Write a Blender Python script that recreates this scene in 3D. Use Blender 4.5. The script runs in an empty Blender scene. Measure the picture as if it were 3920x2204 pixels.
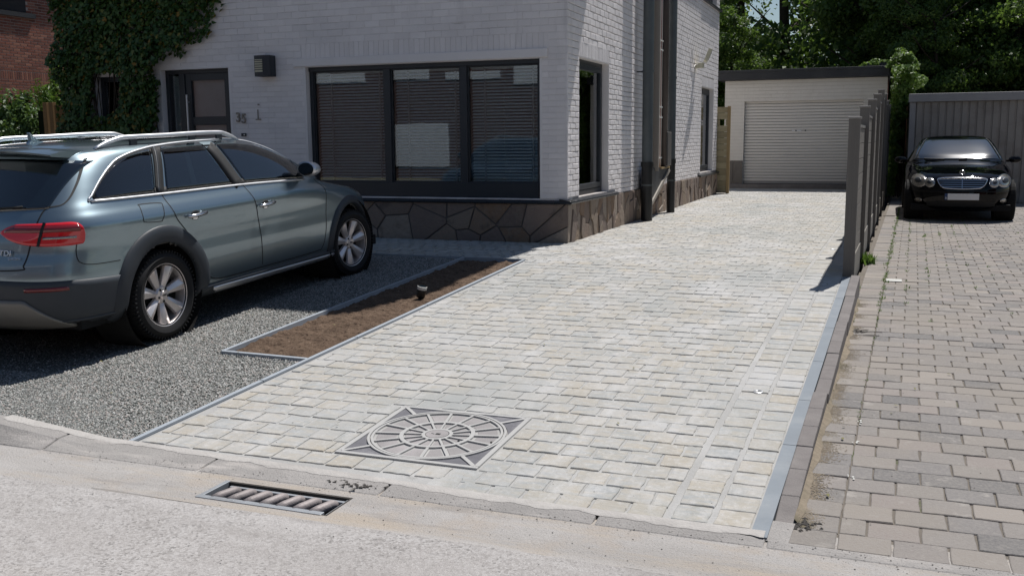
import bpy, bmesh, math, random
import numpy as np
from mathutils import Matrix, Vector, Euler, noise
R = math.radians
SC = bpy.context.scene
COL = SC.collection
random.seed(7)
rng = np.random.default_rng(11)

# ------------------------------------------------------------------ camera, light, exposure
def make_camera():
    yaw, pitch, roll = -0.36585782, 0.14898752, -0.00870653
    sy, cy, sp, cp = math.sin(yaw), math.cos(yaw), math.sin(pitch), math.cos(pitch)
    f = Vector((sy*cp, cy*cp, -sp)); r = Vector((cy, -sy, 0)); u = r.cross(f)
    cr, sr = math.cos(roll), math.sin(roll)
    r2 = cr*r + sr*u; u2 = -sr*r + cr*u
    M = Matrix(((r2.x, u2.x, -f.x, 0), (r2.y, u2.y, -f.y, 0), (r2.z, u2.z, -f.z, 1.6), (0, 0, 0, 1)))
    cam = bpy.data.cameras.new('camera'); o = bpy.data.objects.new('camera', cam)
    cam.sensor_width = 36; cam.lens = 36*3756.8/3920
    cam.clip_start = .05; cam.clip_end = 1500
    o.matrix_world = M
    COL.objects.link(o); SC.camera = o
    return M, f
CAM_M, CAM_F = make_camera()
CAM_INV = CAM_M.inverted()
SUN_AZ, SUN_EL = R(17), R(62)            # azimuth from +Y towards +X
world = bpy.data.worlds.new('World'); SC.world = world; world.use_nodes = True
wn = world.node_tree; bg = wn.nodes['Background']
sky = wn.nodes.new('ShaderNodeTexSky'); sky.sky_type = 'NISHITA'; sky.sun_disc = False
sky.sun_elevation = SUN_EL; sky.sun_rotation = SUN_AZ; sky.air_density = 1.1; sky.dust_density = .35; sky.ozone_density = 1.0
wn.links.new(sky.outputs[0], bg.inputs[0]); bg.inputs[1].default_value = 0.066
sl = bpy.data.lights.new('sun', 'SUN'); sl.energy = 5.0; sl.angle = R(.55); sl.color = (1, .965, .93)
so = bpy.data.objects.new('sun', sl); COL.objects.link(so)
sd = Vector((math.sin(SUN_AZ)*math.cos(SUN_EL), math.cos(SUN_AZ)*math.cos(SUN_EL), math.sin(SUN_EL)))
so.rotation_euler = sd.to_track_quat('Z', 'Y').to_euler(); so.location = sd*60
SC.view_settings.view_transform = 'Standard'; SC.view_settings.look = 'None'
SC.view_settings.gamma = 1; SC.view_settings.exposure = -.02; SC.view_settings.use_curve_mapping = False
SC.render.engine = 'CYCLES'
SC.cycles.use_denoising = True
SC.cycles.max_bounces = 8; SC.cycles.transparent_max_bounces = 12
SC.cycles.sample_clamp_indirect = 8

# ------------------------------------------------------------------ terrain profile
def zd(y):
    if y < 3.9: return 0.0
    if y < 10: 
        t = (y-3.9)/6.1
        return .3*t
    return .3 + min((y-10)*.002, .04)
def zn(y):
    return .16*min(max((y-3.9)/7, 0), 1) + .03*min(max((y-11)/7, 0), 1)
def sd_slope(y): return math.atan(.3/6.1) if 3.9 < y < 10 else .002
def sn_slope(y): return math.atan(.16/7) if 3.9 < y < 10.9 else .002
RX = lambda y: -.465+.0165*(y-3.9)      # right limit of the driveway paving
LX = lambda y: -3.745+.011*(y-4)        # left limit of it

# ------------------------------------------------------------------ mesh helpers
def inv_of(p):
    return Matrix.Translation(-p.location) if p is not None and not p.get('_local') and p.type == 'EMPTY' else Matrix.Identity(4)
def tag(o, label=None, cat=None, group=None, kind=None):
    if label: o['label'] = label
    if cat: o['category'] = cat
    if group: o['group'] = group
    if kind: o['kind'] = kind
    return o
LOCALS = set()
def empty(name, loc=(0, 0, 0), rot=(0, 0, 0), local=False):
    o = bpy.data.objects.new(name, None); COL.objects.link(o); o.location = loc; o.rotation_euler = rot
    o.empty_display_size = .2
    if local: LOCALS.add(o)
    return o
def link(o, parent):
    COL.objects.link(o)
    if parent is not None:
        o.parent = parent
        if parent.type == 'EMPTY' and parent not in LOCALS:
            o.matrix_parent_inverse = Matrix.Translation(-parent.location)
    return o
class MB:
    def __init__(s): s.v = []; s.f = []
    def add(s, vs, fs):
        n = len(s.v); s.v += [tuple(v) for v in vs]; s.f += [tuple(i+n for i in f) for f in fs]; return s
    def box(s, a, b, M=None):
        x0, y0, z0 = a; x1, y1, z1 = b
        vs = [Vector(p) for p in ((x0,y0,z0),(x1,y0,z0),(x1,y1,z0),(x0,y1,z0),(x0,y0,z1),(x1,y0,z1),(x1,y1,z1),(x0,y1,z1))]
        if M is not None: vs = [M @ v for v in vs]
        return s.add(vs, [(0,3,2,1),(4,5,6,7),(0,1,5,4),(1,2,6,5),(2,3,7,6),(3,0,4,7)])
    def hexa(s, p):   # 8 points, bottom 4 then top 4
        return s.add(p, [(0,3,2,1),(4,5,6,7),(0,1,5,4),(1,2,6,5),(2,3,7,6),(3,0,4,7)])
    def tube(s, pts, r, n=10, cap=True):
        pts = [Vector(p) for p in pts]; rr = r if hasattr(r, '__len__') else [r]*len(pts)
        base = len(s.v); up = None
        for i, p in enumerate(pts):
            d = (pts[min(i+1, len(pts)-1)]-pts[max(i-1, 0)]).normalized()
            if up is None:
                a = Vector((0, 0, 1)) if abs(d.z) < .9 else Vector((1, 0, 0)); up = (a-a.dot(d)*d).normalized()
            else: up = (up-up.dot(d)*d).normalized()
            w = d.cross(up)
            for k in range(n):
                t = 2*math.pi*k/n; s.v.append(tuple(p+rr[i]*(math.cos(t)*up+math.sin(t)*w)))
        for i in range(len(pts)-1):
            for k in range(n):
                a = base+i*n+k; b = base+i*n+(k+1) % n
                s.f.append((a, b, b+n, a+n))
        if cap:
            s.f.append(tuple(base+k for k in range(n))[::-1]); e = base+(len(pts)-1)*n
            s.f.append(tuple(e+k for k in range(n)))
        return s
    def lathe(s, prof, n=32, M=None, close=True):   # prof: (radius, axial) about local X axis -> axial = x
        base = len(s.v); m = len(prof)
        for k in range(n):
            t = 2*math.pi*k/n
            for r, a in prof:
                v = Vector((a, r*math.cos(t), r*math.sin(t)))
                if M is not None: v = M @ v
                s.v.append(tuple(v))
        for k in range(n):
            for i in range(m-1):
                a = base+k*m+i; b = base+((k+1) % n)*m+i
                s.f.append((a, b, b+1, a+1))
        return s
    def prism(s, poly, h0, h1, fn=None, chamfer=0):  # poly (a,b) list ; fn(a,b,h)->xyz
        fn = fn or (lambda a, b, h: (a, b, h)); n = len(poly)
        cx = sum(p[0] for p in poly)/n; cy = sum(p[1] for p in poly)/n
        rings = [[fn(a, b, h0) for a, b in poly]]
        if chamfer:
            rings.append([fn(a, b, h1-chamfer*.7*(1 if h1 > h0 else -1)) for a, b in poly])
            q = []
            for a, b in poly:
                d = math.hypot(a-cx, b-cy) or 1; k = 1-min(chamfer/d, .5); q.append(fn(cx+(a-cx)*k, cy+(b-cy)*k, h1))
            rings.append(q)
        else: rings.append([fn(a, b, h1) for a, b in poly])
        base = len(s.v)
        for r_ in rings: s.v += [tuple(p) for p in r_]
        for j in range(len(rings)-1):
            for i in range(n):
                a = base+j*n+i; b = base+j*n+(i+1) % n
                s.f.append((a, b, b+n, a+n))
        e = base+(len(rings)-1)*n; s.f.append(tuple(e+i for i in range(n)))
        s.f.append(tuple(base+i for i in range(n))[::-1])
        return s
    def mesh(s, name, mat=None, smooth=False):
        me = bpy.data.meshes.new(name); me.from_pydata(s.v, [], s.f)
        bm = bmesh.new(); bm.from_mesh(me); bmesh.ops.recalc_face_normals(bm, faces=bm.faces); bm.to_mesh(me); bm.free()
        if smooth: me.polygons.foreach_set('use_smooth', [True]*len(me.polygons))
        if mat: me.materials.append(mat)
        me.update(); return me
    def obj(s, name, mat, parent=None, smooth=False, bevel=0, seg=2, auto=None):
        me = s.mesh(name, mat, smooth)
        o = bpy.data.objects.new(name, me); link(o, parent)
        if bevel:
            b = o.modifiers.new('bevel', 'BEVEL'); b.width = bevel; b.segments = seg; b.limit_method = 'ANGLE'; b.angle_limit = R(40)
        if auto:
            me.polygons.foreach_set('use_smooth', [True]*len(me.polygons))
            e = o.modifiers.new('split', 'EDGE_SPLIT'); e.split_angle = R(auto)
        return o
def rawmesh(name, V, F, mat, smooth=False):   # V (n,3) array ; F (m,k) array
    me = bpy.data.meshes.new(name); V = np.asarray(V, dtype=np.float32); F = np.asarray(F, dtype=np.int32)
    me.vertices.add(len(V)); me.vertices.foreach_set('co', V.ravel())
    k = F.shape[1]; me.loops.add(F.size); me.loops.foreach_set('vertex_index', F.ravel())
    me.polygons.add(len(F)); me.polygons.foreach_set('loop_start', np.arange(0, F.size, k, dtype=np.int32))
    if smooth: me.polygons.foreach_set('use_smooth', np.ones(len(F), dtype=bool))
    me.update(calc_edges=True); me.validate()
    if mat: me.materials.append(mat)
    return me
def screen_size(p, s):
    q = CAM_INV @ Vector(p)
    if q.z > -.3: return -1/(1+abs(q.z))*.001
    x, y = q.x/-q.z, q.y/-q.z
    out = abs(x) > .54 or abs(y) > .305
    return (s/-q.z)*(.02 if out else 1)
def pieces(parent, name, protos, items, keep=300, stuff=None, size=.1, weight=None):
    """items: (proto index, location, 3x3 rotation matrix or None, scale) ; the largest in the picture are objects, the rest one part"""
    sc = [(screen_size(it[1], size)*(weight(it[1]) if weight else 1), i) for i, it in enumerate(items)]
    sc.sort(reverse=True)
    first = [i for _, i in sc[:keep]]; rest = [i for _, i in sc[keep:]]
    for i in first:
        k, loc, rot, s = items[i]
        o = bpy.data.objects.new(name, protos[k])
        Mx = (rot.to_4x4() if rot is not None else Matrix.Identity(4)) @ Matrix.Diagonal((*s, 1))
        Mx.translation = Vector(loc)
        o.matrix_basis = Mx
        link(o, parent)
    if rest:
        Vs, Fs, n = [], [], 0
        cache = []
        for me in protos:
            v = np.empty(len(me.vertices)*3, dtype=np.float32); me.vertices.foreach_get('co', v); v = v.reshape(-1, 3)
            cache.append((v, [tuple(p.vertices) for p in me.polygons]))
        allf = []
        for i in rest:
            k, loc, rot, s = items[i]; v, fs = cache[k]
            w = v*np.array(s, dtype=np.float32)
            if rot is not None: w = w @ np.array(rot, dtype=np.float32).T
            Vs.append(w+np.array(loc, dtype=np.float32)); allf += [tuple(a+n for a in f) for f in fs]; n += len(v)
        me = bpy.data.meshes.new(stuff or name+'s'); me.from_pydata(np.concatenate(Vs).tolist(), [], allf)
        me.materials.append(protos[0].materials[0]); me.update()
        o = bpy.data.objects.new(stuff or name+'s', me); link(o, parent); o['kind'] = 'stuff'
def block(name, sx, sy, sz, ch, mat, jit=0, n=1, seed=0):
    """chamfered block, base at z=-sz, top at z=0, outline jittered"""
    rd = random.Random(seed); out = []
    pts = []
    hx, hy = sx/2, sy/2
    cs = [(-hx, -hy), (hx, -hy), (hx, hy), (-hx, hy)]
    for i in range(4):
        a, b = cs[i], cs[(i+1) % 4]
        for k in range(n):
            t = k/n; x = a[0]+(b[0]-a[0])*t; y = a[1]+(b[1]-a[1])*t
            pts.append((x*(1-rd.random()*jit*2/sx)+rd.uniform(-.2, .2)*jit, y*(1-rd.random()*jit*2/sy)+rd.uniform(-.2, .2)*jit))
    m = len(pts); V = [(x, y, -sz) for x, y in pts]+[(x, y, -ch*rd.uniform(.6, 1.1)) for x, y in pts]
    V += [(x*(1-2*ch/sx), y*(1-2*ch/sy), rd.uniform(-.3, .3)*ch*.5) for x, y in pts]
    F = []
    for j in (0, 1):
        for i in range(m):
            a = j*m+i; b = j*m+(i+1) % m; F.append((a, b, b+m, a+m))
    F.append(tuple(2*m+i for i in range(m)))
    me = bpy.data.meshes.new(name); me.from_pydata(V, [], F); me.materials.append(mat); me.update()
    return me
def grid_mesh(name, xs, ys, zf, mat, parent=None, smooth=True):
    V = [(x, y, zf(x, y)) for y in ys for x in xs]; nx = len(xs)
    F = [(j*nx+i, j*nx+i+1, (j+1)*nx+i+1, (j+1)*nx+i) for j in range(len(ys)-1) for i in range(nx-1)]
    me = rawmesh(name, V, F, mat, smooth); o = bpy.data.objects.new(name, me); return link(o, parent)
def pchip(xs, ys):
    xs = np.array(xs, float); ys = np.array(ys, float); h = np.diff(xs); d = np.diff(ys)/h; m = np.zeros(len(xs))
    for i in range(1, len(xs)-1):
        if d[i-1]*d[i] > 0: m[i] = 2*d[i-1]*d[i]/(d[i-1]+d[i])
    m[0] = d[0]; m[-1] = d[-1]
    def f(x):
        x = min(max(x, xs[0]), xs[-1]); i = int(min(max(np.searchsorted(xs, x)-1, 0), len(xs)-2)); t = (x-xs[i])/h[i]
        return float((2*t**3-3*t*t+1)*ys[i]+(t**3-2*t*t+t)*h[i]*m[i]+(-2*t**3+3*t*t)*ys[i+1]+(t**3-t*t)*h[i]*m[i+1])
    return f
def copy_tree(o, parent=None):
    c = o.copy(); COL.objects.link(c)
    if parent is not None: c.parent = parent
    if o in LOCALS: LOCALS.add(c)
    for ch in o.children: copy_tree(ch, c)
    return c
# ------------------------------------------------------------------ materials
class NT:
    def __init__(s, name):
        s.m = bpy.data.materials.new(name); s.m.use_nodes = True; s.t = s.m.node_tree
        s.b = s.t.nodes['Principled BSDF']; s.out = s.t.nodes['Material Output']
    def n(s, typ, **kw):
        nd = s.t.nodes.new('ShaderNode'+typ)
        for k, v in kw.items(): setattr(nd, k, v)
        return nd
    def l(s, a, b): s.t.links.new(a, b)
    def pos(s, scale=(1, 1, 1)):
        g = s.n('NewGeometry'); m = s.n('Mapping'); m.inputs['Scale'].default_value = scale
        s.l(g.outputs['Position'], m.inputs['Vector']); return m.outputs[0]
    def objpos(s, scale=(1, 1, 1)):
        g = s.n('TexCoord'); m = s.n('Mapping'); m.inputs['Scale'].default_value = scale
        s.l(g.outputs['Object'], m.inputs['Vector']); return m.outputs[0]
    def noise(s, vec, scale, detail=4, rough=.55, lo=0, hi=1, dist=0):
        t = s.n('TexNoise'); t.inputs['Scale'].default_value = scale; t.inputs['Detail'].default_value = detail
        t.inputs['Roughness'].default_value = rough; t.inputs['Distortion'].default_value = dist
        s.l(vec, t.inputs['Vector'])
        if (lo, hi) == (0, 1): return t.outputs['Fac']
        m = s.n('MapRange'); m.inputs[1].default_value = lo; m.inputs[2].default_value = hi; s.l(t.outputs['Fac'], m.inputs[0]); return m.outputs[0]
    def voro(s, vec, scale, feat='F1', out='Distance'):
        t = s.n('TexVoronoi'); t.feature = feat; t.inputs['Scale'].default_value = scale; s.l(vec, t.inputs['Vector']); return t.outputs[out]
    def math(s, op, a, b=None):
        m = s.n('Math', operation=op)
        for i, x in enumerate((a, b)):
            if x is None: continue
            if isinstance(x, (int, float)): m.inputs[i].default_value = x
            else: s.l(x, m.inputs[i])
        return m.outputs[0]
    def mix(s, f, a, b, mode='MIX'):
        m = s.n('Mix', data_type='RGBA', blend_type=mode)
        for i, x in ((0, f), (6, a), (7, b)):
            if isinstance(x, (int, float)): m.inputs[i].default_value = x
            elif isinstance(x, (tuple, list)): m.inputs[i].default_value = (*x[:3], 1)
            else: s.l(x, m.inputs[i])
        return m.outputs[2]
    def ramp(s, f, stops, const=False):
        r = s.n('ValToRGB'); e = r.color_ramp.elements
        if const: r.color_ramp.interpolation = 'CONSTANT'
        for i, (p, c) in enumerate(stops):
            if i >= 2: e.new(p)
            e[i].position = p; e[i].color = (*c, 1)
        s.l(f, r.inputs[0]); return r.outputs[0]
    def rand(s):
        o = s.n('ObjectInfo'); g = s.n('NewGeometry')
        a = s.math('MULTIPLY', g.outputs['Random Per Island'], 7.13); b = s.math('ADD', a, o.outputs['Random'])
        return s.math('FRACT', b)
    def bump(s, h, strength, dist=.01, prev=None):
        b = s.n('Bump'); b.inputs['Strength'].default_value = strength; b.inputs['Distance'].default_value = dist
        s.l(h, b.inputs['Height'])
        if prev: s.l(prev, b.inputs['Normal'])
        return b.outputs[0]
    def done(s, col=None, rough=None, nrm=None, metal=None, spec=None, coat=None):
        for k, v in (('Base Color', col), ('Roughness', rough), ('Normal', nrm), ('Metallic', metal), ('Specular IOR Level', spec), ('Coat Weight', coat)):
            if v is None: continue
            if isinstance(v, (int, float)): s.b.inputs[k].default_value = v
            elif isinstance(v, (tuple, list)): s.b.inputs[k].default_value = (*v, 1)
            else: s.l(v, s.b.inputs[k])
        return s.m
def simple(name, c, rough=.5, metal=0, spec=.5, var=.12, vs=6, bump=0, bs=60, coat=0, grime=None):
    t = NT(name); p = t.pos(); n = t.noise(p, vs, 5)
    col = t.mix(n, tuple(x*(1-var) for x in c), tuple(min(x*(1+var), 1) for x in c))
    if grime: col = t.mix(t.noise(p, 2.3, 7, .65, .48, .75), col, grime)
    nr = t.bump(t.noise(p, bs, 4), bump, .005) if bump else None
    r2 = t.math('ADD', t.math('MULTIPLY', t.noise(p, vs*3, 3), .16), rough-.08)
    return t.done(col, r2, nr, metal, spec, coat)
M = {}
def build_materials():
    # sandstone setts
    t = NT('sandstone_sett'); p = t.pos(); r = t.rand()
    c = t.ramp(r, [(0, (.315, .325, .315)), (.14, (.375, .365, .34)), (.3, (.405, .40, .38)), (.46, (.305, .32, .32)), (.6, (.395, .385, .355)), (.76, (.345, .355, .35)), (.9, (.385, .355, .30))])
    # warmer stones near the street, paler dusty ones further up the drive
    sepn = t.noise(p, .55, 3, .5, .35, .7)
    c = t.mix(t.math('MULTIPLY', sepn, .5), c, (.385, .39, .38))
    c = t.mix(t.noise(t.pos((1, 2.6, 1)), 9, 6, .62, .42, .8), c, (.43, .38, .30))
    c = t.mix(t.noise(p, 26, 6, .7, .5, .85), c, (.56, .55, .53))
    c = t.mix(t.noise(p, 1.1, 6, .6, .5, .72), c, (.47, .465, .455)); c = t.mix(t.noise(p, .7, 4, .5, .5, .72), c, (.325, .335, .325)); c = t.mix(t.math('MULTIPLY', t.noise(t.pos((1.4, .5, 1)), 3.1, 7, .7, .5, .7), .6), c, (.545, .535, .52)); c = t.mix(t.noise(p, 75, 3, .6, .62, .72), c, (.30, .29, .265))
    nb = t.bump(t.noise(t.pos((1, 2, 1)), 22, 7, .65), .5, .008)
    M['sett'] = t.done(c, .82, nb, 0, .3)
    t = NT('light_mortar'); p = t.pos()
    c = t.mix(t.noise(p, 40, 5), (.33, .325, .31), (.41, .405, .39)); c = t.mix(t.noise(p, 2, 5, .6, .45, .7), c, (.45, .445, .43)); c = t.mix(t.noise(p, 5, 6, .7, .62, .78), c, (.22, .215, .20))
    M['mortar'] = t.done(c, .93, t.bump(t.noise(p, 90, 4), .5, .006), 0, .2)
    # neighbour's tumbled concrete pavers
    t = NT('tumbled_paver'); p = t.pos(); r = t.rand()
    c = t.ramp(r, [(0, (.22, .203, .187)), (.2, (.265, .238, .212)), (.4, (.15, .145, .143)), (.55, (.30, .267, .235)), (.7, (.195, .185, .18)), (.85, (.24, .218, .202)), (.94, (.26, .228, .208))])
    c = t.mix(t.noise(p, 60, 5, .7, .4, .9), c, (.30, .28, .255)); c = t.mix(t.noise(p, .9, 6, .6, .5, .75), c, (.27, .24, .205)); c = t.mix(t.noise(p, 7, 6, .7, .58, .75), c, (.36, .335, .305))
    M['paver'] = t.done(c, .88, t.bump(t.noise(p, 130, 5), .5, .006), 0, .25)
    t = NT('sandy_joint'); p = t.pos()
    c = t.mix(t.noise(p, 6, 6), (.13, .115, .10), (.21, .185, .155)); c = t.mix(t.noise(p, 3.1, 4, .6, .6, .68), c, (.09, .11, .05))
    M['sandjoint'] = t.done(c, .95, t.bump(t.noise(p, 120, 4), .6, .008), 0, .2)
    # worn street surface
    t = NT('worn_street'); p = t.pos(); ps = t.pos((.5, 1.6, 1))
    c = t.mix(t.noise(p, 1.3, 7, .62, .32, .7), (.31, .292, .278), (.385, .362, .347))
    c = t.mix(t.noise(ps, 2.1, 6, .65, .5, .72), c, (.50, .48, .465))
    c = t.mix(t.noise(ps, .9, 5, .6, .55, .75), c, (.40, .355, .315))
    c = t.mix(t.noise(p, 170, 3, .6, .56, .68), c, (.19, .18, .165))
    c = t.mix(t.noise(p, 260, 2, .5, .58, .66), c, (.58, .56, .53))
    c = t.mix(t.math('MULTIPLY', t.noise(p, 60, 3, .6, .66, .74), .7), c, (.10, .10, .085))
    v = t.n('TexVoronoi'); v.inputs['Scale'].default_value = 95; t.l(p, v.inputs['Vector']); sp = t.n('SeparateColor'); t.l(v.outputs['Color'], sp.inputs[0])
    g = t.ramp(sp.outputs[0], [(0, (.12, .115, .11)), (.16, (.27, .255, .242)), (.5, (.355, .337, .322)), (.85, (.46, .445, .43))])
    c = t.mix(t.math('MULTIPLY', t.noise(p, 2.4, 5, .6, .25, .6), .62), c, g)
    c = t.mix(t.math('MULTIPLY', t.noise(t.pos((.7, 1.3, 1)), .75, 7, .7, .55, .68), .45), c, (.50, .485, .475))
    c = t.mix(t.math('MULTIPLY', t.noise(ps, 1.7, 6, .7, .56, .7), .6), c, (.27, .25, .235))
    b1 = t.bump(t.noise(p, 120, 5, .6), .45, .006); b1 = t.bump(t.math('SUBTRACT', 1, t.voro(p, 75)), .22, .004, b1)
    M['street'] = t.done(c, .9, b1, 0, .25)
    t = NT('gutter_concrete'); p = t.pos(); ps = t.pos((.4, 2.5, 1))
    c = t.mix(t.noise(ps, 2.2, 7, .62, .3, .72), (.36, .34, .32), (.45, .43, .41))
    c = t.mix(t.noise(p, 3.5, 6, .65, .5, .74), c, (.40, .35, .30))
    c = t.mix(t.noise(p, 120, 3, .6, .6, .72), c, (.17, .16, .14))
    c = t.mix(t.noise(p, 1.7, 6, .7, .58, .78), c, (.56, .535, .505))
    c = t.mix(t.math('MULTIPLY', t.noise(ps, 1.4, 6, .7, .5, .66), .8), c, (.43, .37, .30)); c = t.mix(t.math('MULTIPLY', t.noise(p, 70, 3, .6, .6, .7), .6), c, (.20, .19, .175)); c = t.mix(t.math('MULTIPLY', t.noise(t.pos((.5, 3, 1)), 2.7, 7, .7, .55, .7), .7), c, (.27, .255, .245))
    M['gutter'] = t.done(c, .92, t.bump(t.noise(p, 90, 6, .7), .8, .01), 0, .2)
    t = NT('kerb_concrete'); p = t.pos(); r = t.rand()
    c = t.mix(t.noise(p, 2.4, 7, .65, .35, .75), (.31, .295, .28), (.40, .38, .36)); c = t.mix(t.noise(p, 110, 3, .6, .58, .7), c, (.17, .16, .15))
    c = t.mix(t.noise(t.pos((1, 4, 1)), 2.5, 6, .6, .52, .7), c, (.47, .44, .41))
    M['kerb'] = t.done(c, .92, t.bump(t.noise(p, 100, 6, .7), .7, .01), 0, .2)
    M['kerb_top'] = simple('kerb_mortar_lip', (.44, .42, .395), .92, 0, .2, .2, 14, 1, 70, grime=(.34, .32, .30))
    M['dark_kerb'] = simple('brown_grey_concrete', (.20, .183, .175), .9, 0, .2, .22, 14, .7, 120, grime=(.27, .25, .235))
    # gravel
    t = NT('grey_gravel'); r = t.rand()
    c = t.ramp(r, [(0, (.13, .145, .135)), (.18, (.25, .26, .245)), (.4, (.34, .34, .325)), (.55, (.09, .10, .095)), (.7, (.47, .465, .45)), (.84, (.21, .195, .17)), (.95, (.34, .30, .28))])
    M['gravel'] = t.done(c, .8, None, 0, .35)
    t = NT('gravel_bed'); p = t.pos(); v = t.n('TexVoronoi'); v.inputs['Scale'].default_value = 95; t.l(p, v.inputs['Vector'])
    sep = t.n('SeparateColor'); t.l(v.outputs['Color'], sep.inputs[0])
    c = t.ramp(sep.outputs[0], [(0, (.14, .15, .14)), (.3, (.29, .295, .28)), (.55, (.19, .20, .19)), (.75, (.37, .365, .35)), (.95, (.45, .43, .41))])
    c = t.mix(t.math('MULTIPLY', v.outputs['Distance'], 1.2), c, (.06, .06, .055))
    inv = t.math('SUBTRACT', 1, v.outputs['Distance'])
    M['gravelbed'] = t.done(c, .9, t.bump(inv, 1, .012), 0, .2)
    t = NT('dry_soil'); p = t.pos()
    c = t.mix(t.noise(p, 7, 7, .7, .3, .7), (.085, .056, .039), (.19, .132, .092)); c = t.mix(t.noise(p, 60, 4, .6, .55, .75), c, (.28, .205, .15)); c = t.mix(t.noise(p, 26, 5, .7, .58, .66), c, (.035, .024, .018))
    M['soil'] = t.done(c, .97, t.bump(t.noise(p, 45, 7, .75), 1, .02), 0, .15)
    # white painted brick
    t = NT('white_painted_brick'); p = t.pos(); r = t.rand()
    c = t.mix(r, (.74, .705, .695), (.82, .785, .775)); c = t.mix(t.noise(p, 1.4, 6, .6, .5, .85), c, (.66, .635, .635)); c = t.mix(t.noise(t.pos((2.5, 2.5, .35)), 1.3, 7, .7, .58, .78), c, (.60, .575, .565))
    c = t.mix(t.noise(p, 30, 6, .7, .62, .8), c, (.60, .565, .545))
    c = t.mix(t.noise(t.pos((.35, .35, 3)), 2.4, 8, .7, .66, .76), c, (.30, .255, .235))
    M['whitebrick'] = t.done(c, .72, t.bump(t.noise(p, 38, 6, .7), .55, .009), 0, .35)
    t = NT('white_joint'); p = t.pos()
    c = t.mix(t.noise(t.pos((.5, .5, 2)), 3.5, 7, .7, .42, .66), (.62, .59, .57), (.34, .30, .27))
    M['whitejoint'] = t.done(c, .85, t.bump(t.noise(p, 60, 5), .5, .008), 0, .2)
    M['whitepaint'] = simple('white_paint', (.76, .73, .72), .6, 0, .4, .05, 5, .15, 50, grime=(.68, .65, .635))
    t = NT('red_brick'); p = t.pos(); r = t.rand()
    c = t.ramp(r, [(0, (.19, .075, .055)), (.35, (.26, .105, .075)), (.6, (.15, .065, .052)), (.85, (.30, .14, .10))])
    M['redbrick'] = t.done(t.mix(t.noise(p, 40, 5, .6, .5, .9), c, (.20, .11, .085)), .88, t.bump(t.noise(p, 70, 4), .5, .006), 0, .2)
    M['brickmortar'] = simple('brick_mortar', (.40, .35, .32), .95, 0, .2, .15, 10, .4, 80)
    # rubble plinth stone
    t = NT('plinth_stone'); p = t.pos(); r = t.rand()
    c = t.ramp(r, [(0, (.15, .12, .105)), (.2, (.25, .19, .155)), (.42, (.18, .145, .13)), (.6, (.28, .225, .175)), (.76, (.225, .15, .10)), (.9, (.32, .27, .225))])
    c = t.mix(t.noise(p, 11, 7, .7, .45, .8), c, (.235, .195, .16)); c = t.mix(t.noise(p, 4, 5, .6, .6, .8), c, (.085, .07, .06))
    M['plinth'] = t.done(c, .8, t.bump(t.noise(p, 16, 8, .7), .9, .03), 0, .35)
    M['plinthjoint'] = simple('plinth_joint', (.12, .115, .11), .95, 0, .2, .2, 20, .5, 60)
    M['sill'] = simple('glazed_sill_tile', (.018, .02, .024), .32, 0, .5, .2, 12)
    M['anthracite'] = simple('anthracite_frame', (.022, .027, .034), .42, 0, .5, .12, 3)
    M['darkmetal'] = simple('dark_fascia', (.03, .033, .038), .5, 0, .4, .2, 3, 0, 60, grime=(.05, .052, .055))
    M['blackpipe'] = simple('black_pipe', (.012, .013, .014), .4, 0, .5, .2, 8)
    M['greypipe'] = simple('grey_zinc_pipe', (.095, .11, .115), .45, .35, .5, .15, 4, 0, 40, grime=(.13, .14, .14))
    M['zinc'] = simple('zinc_strip', (.19, .215, .24), .6, .15, .4, .16, 5, .08, 80, grime=(.27, .29, .305)); M['paleedge'] = simple('pale_edging', (.36, .395, .43), .6, .1, .4, .12, 6); M['facadejoint'] = simple('painted_joint', (.71, .68, .67), .8, 0, .3, .1, 3, .3, 60, grime=(.40, .36, .34))
    M['steel'] = simple('galvanised_steel', (.36, .38, .40), .5, .4, .5, .14, 9, .1, 60, grime=(.24, .24, .24))
    M['castiron'] = simple('worn_cast_iron', (.30, .265, .255), .6, .15, .5, .2, 20, .4, 90, grime=(.20, .18, .17))
    M['pitdark'] = simple('pit_wall', (.06, .055, .05), .95, 0, .2, .3, 10, .5, 40)
    M['lidrib'] = simple('dusty_lid_rib', (.42, .415, .40), .75, 0, .3, .1, 12, .3, 90)
    M['lidstone'] = simple('lid_concrete', (.29, .275, .27), .85, 0, .25, .14, 15, .5, 90, grime=(.42, .39, .385))
    M['liddark'] = simple('lid_corner_slate', (.15, .148, .16), .85, 0, .25, .25, 15, .5, 90, grime=(.42, .41, .42))
    M['liddeep'] = simple('lid_gap', (.02, .02, .02), .9)
    t = NT('composite_board'); p = t.pos(); g = t.noise(t.pos((2, .6, 60)), 4, 5, .6)
    c = t.mix(g, (.14, .128, .112), (.205, .188, .165)); r = t.rand(); c = t.mix(t.math('MULTIPLY', r, .35), c, (.25, .23, .205))
    M['board'] = t.done(c, .72, t.bump(g, .3, .004), 0, .3)
    t = NT('composite_post'); g = t.noise(t.pos((120, 120, .6)), 1, 4, .6)
    c = t.mix(g, (.145, .135, .12), (.20, .187, .168)); M['post'] = t.done(c, .66, t.bump(g, .5, .004), 0, .35)
    M['cap'] = simple('post_cap', (.27, .26, .245), .45, .3)
    M['plank'] = simple('concrete_plank', (.24, .225, .20), .9, 0, .2, .14, 9, .4, 70)
    def wood(name, a, b, vert=False):
        t = NT(name); s = (30, 30, 1.2) if vert else (1.2, 1.2, 34); g = t.noise(t.pos(s), 1.3, 7, .6, .3, .7, 1.2); r = t.rand()
        c = t.mix(g, a, b); c = t.mix(t.math('MULTIPLY', r, .6), c, tuple(x*.62 for x in a))
        return t.done(c, .8, t.bump(g, .4, .004), 0, .3)
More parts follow.
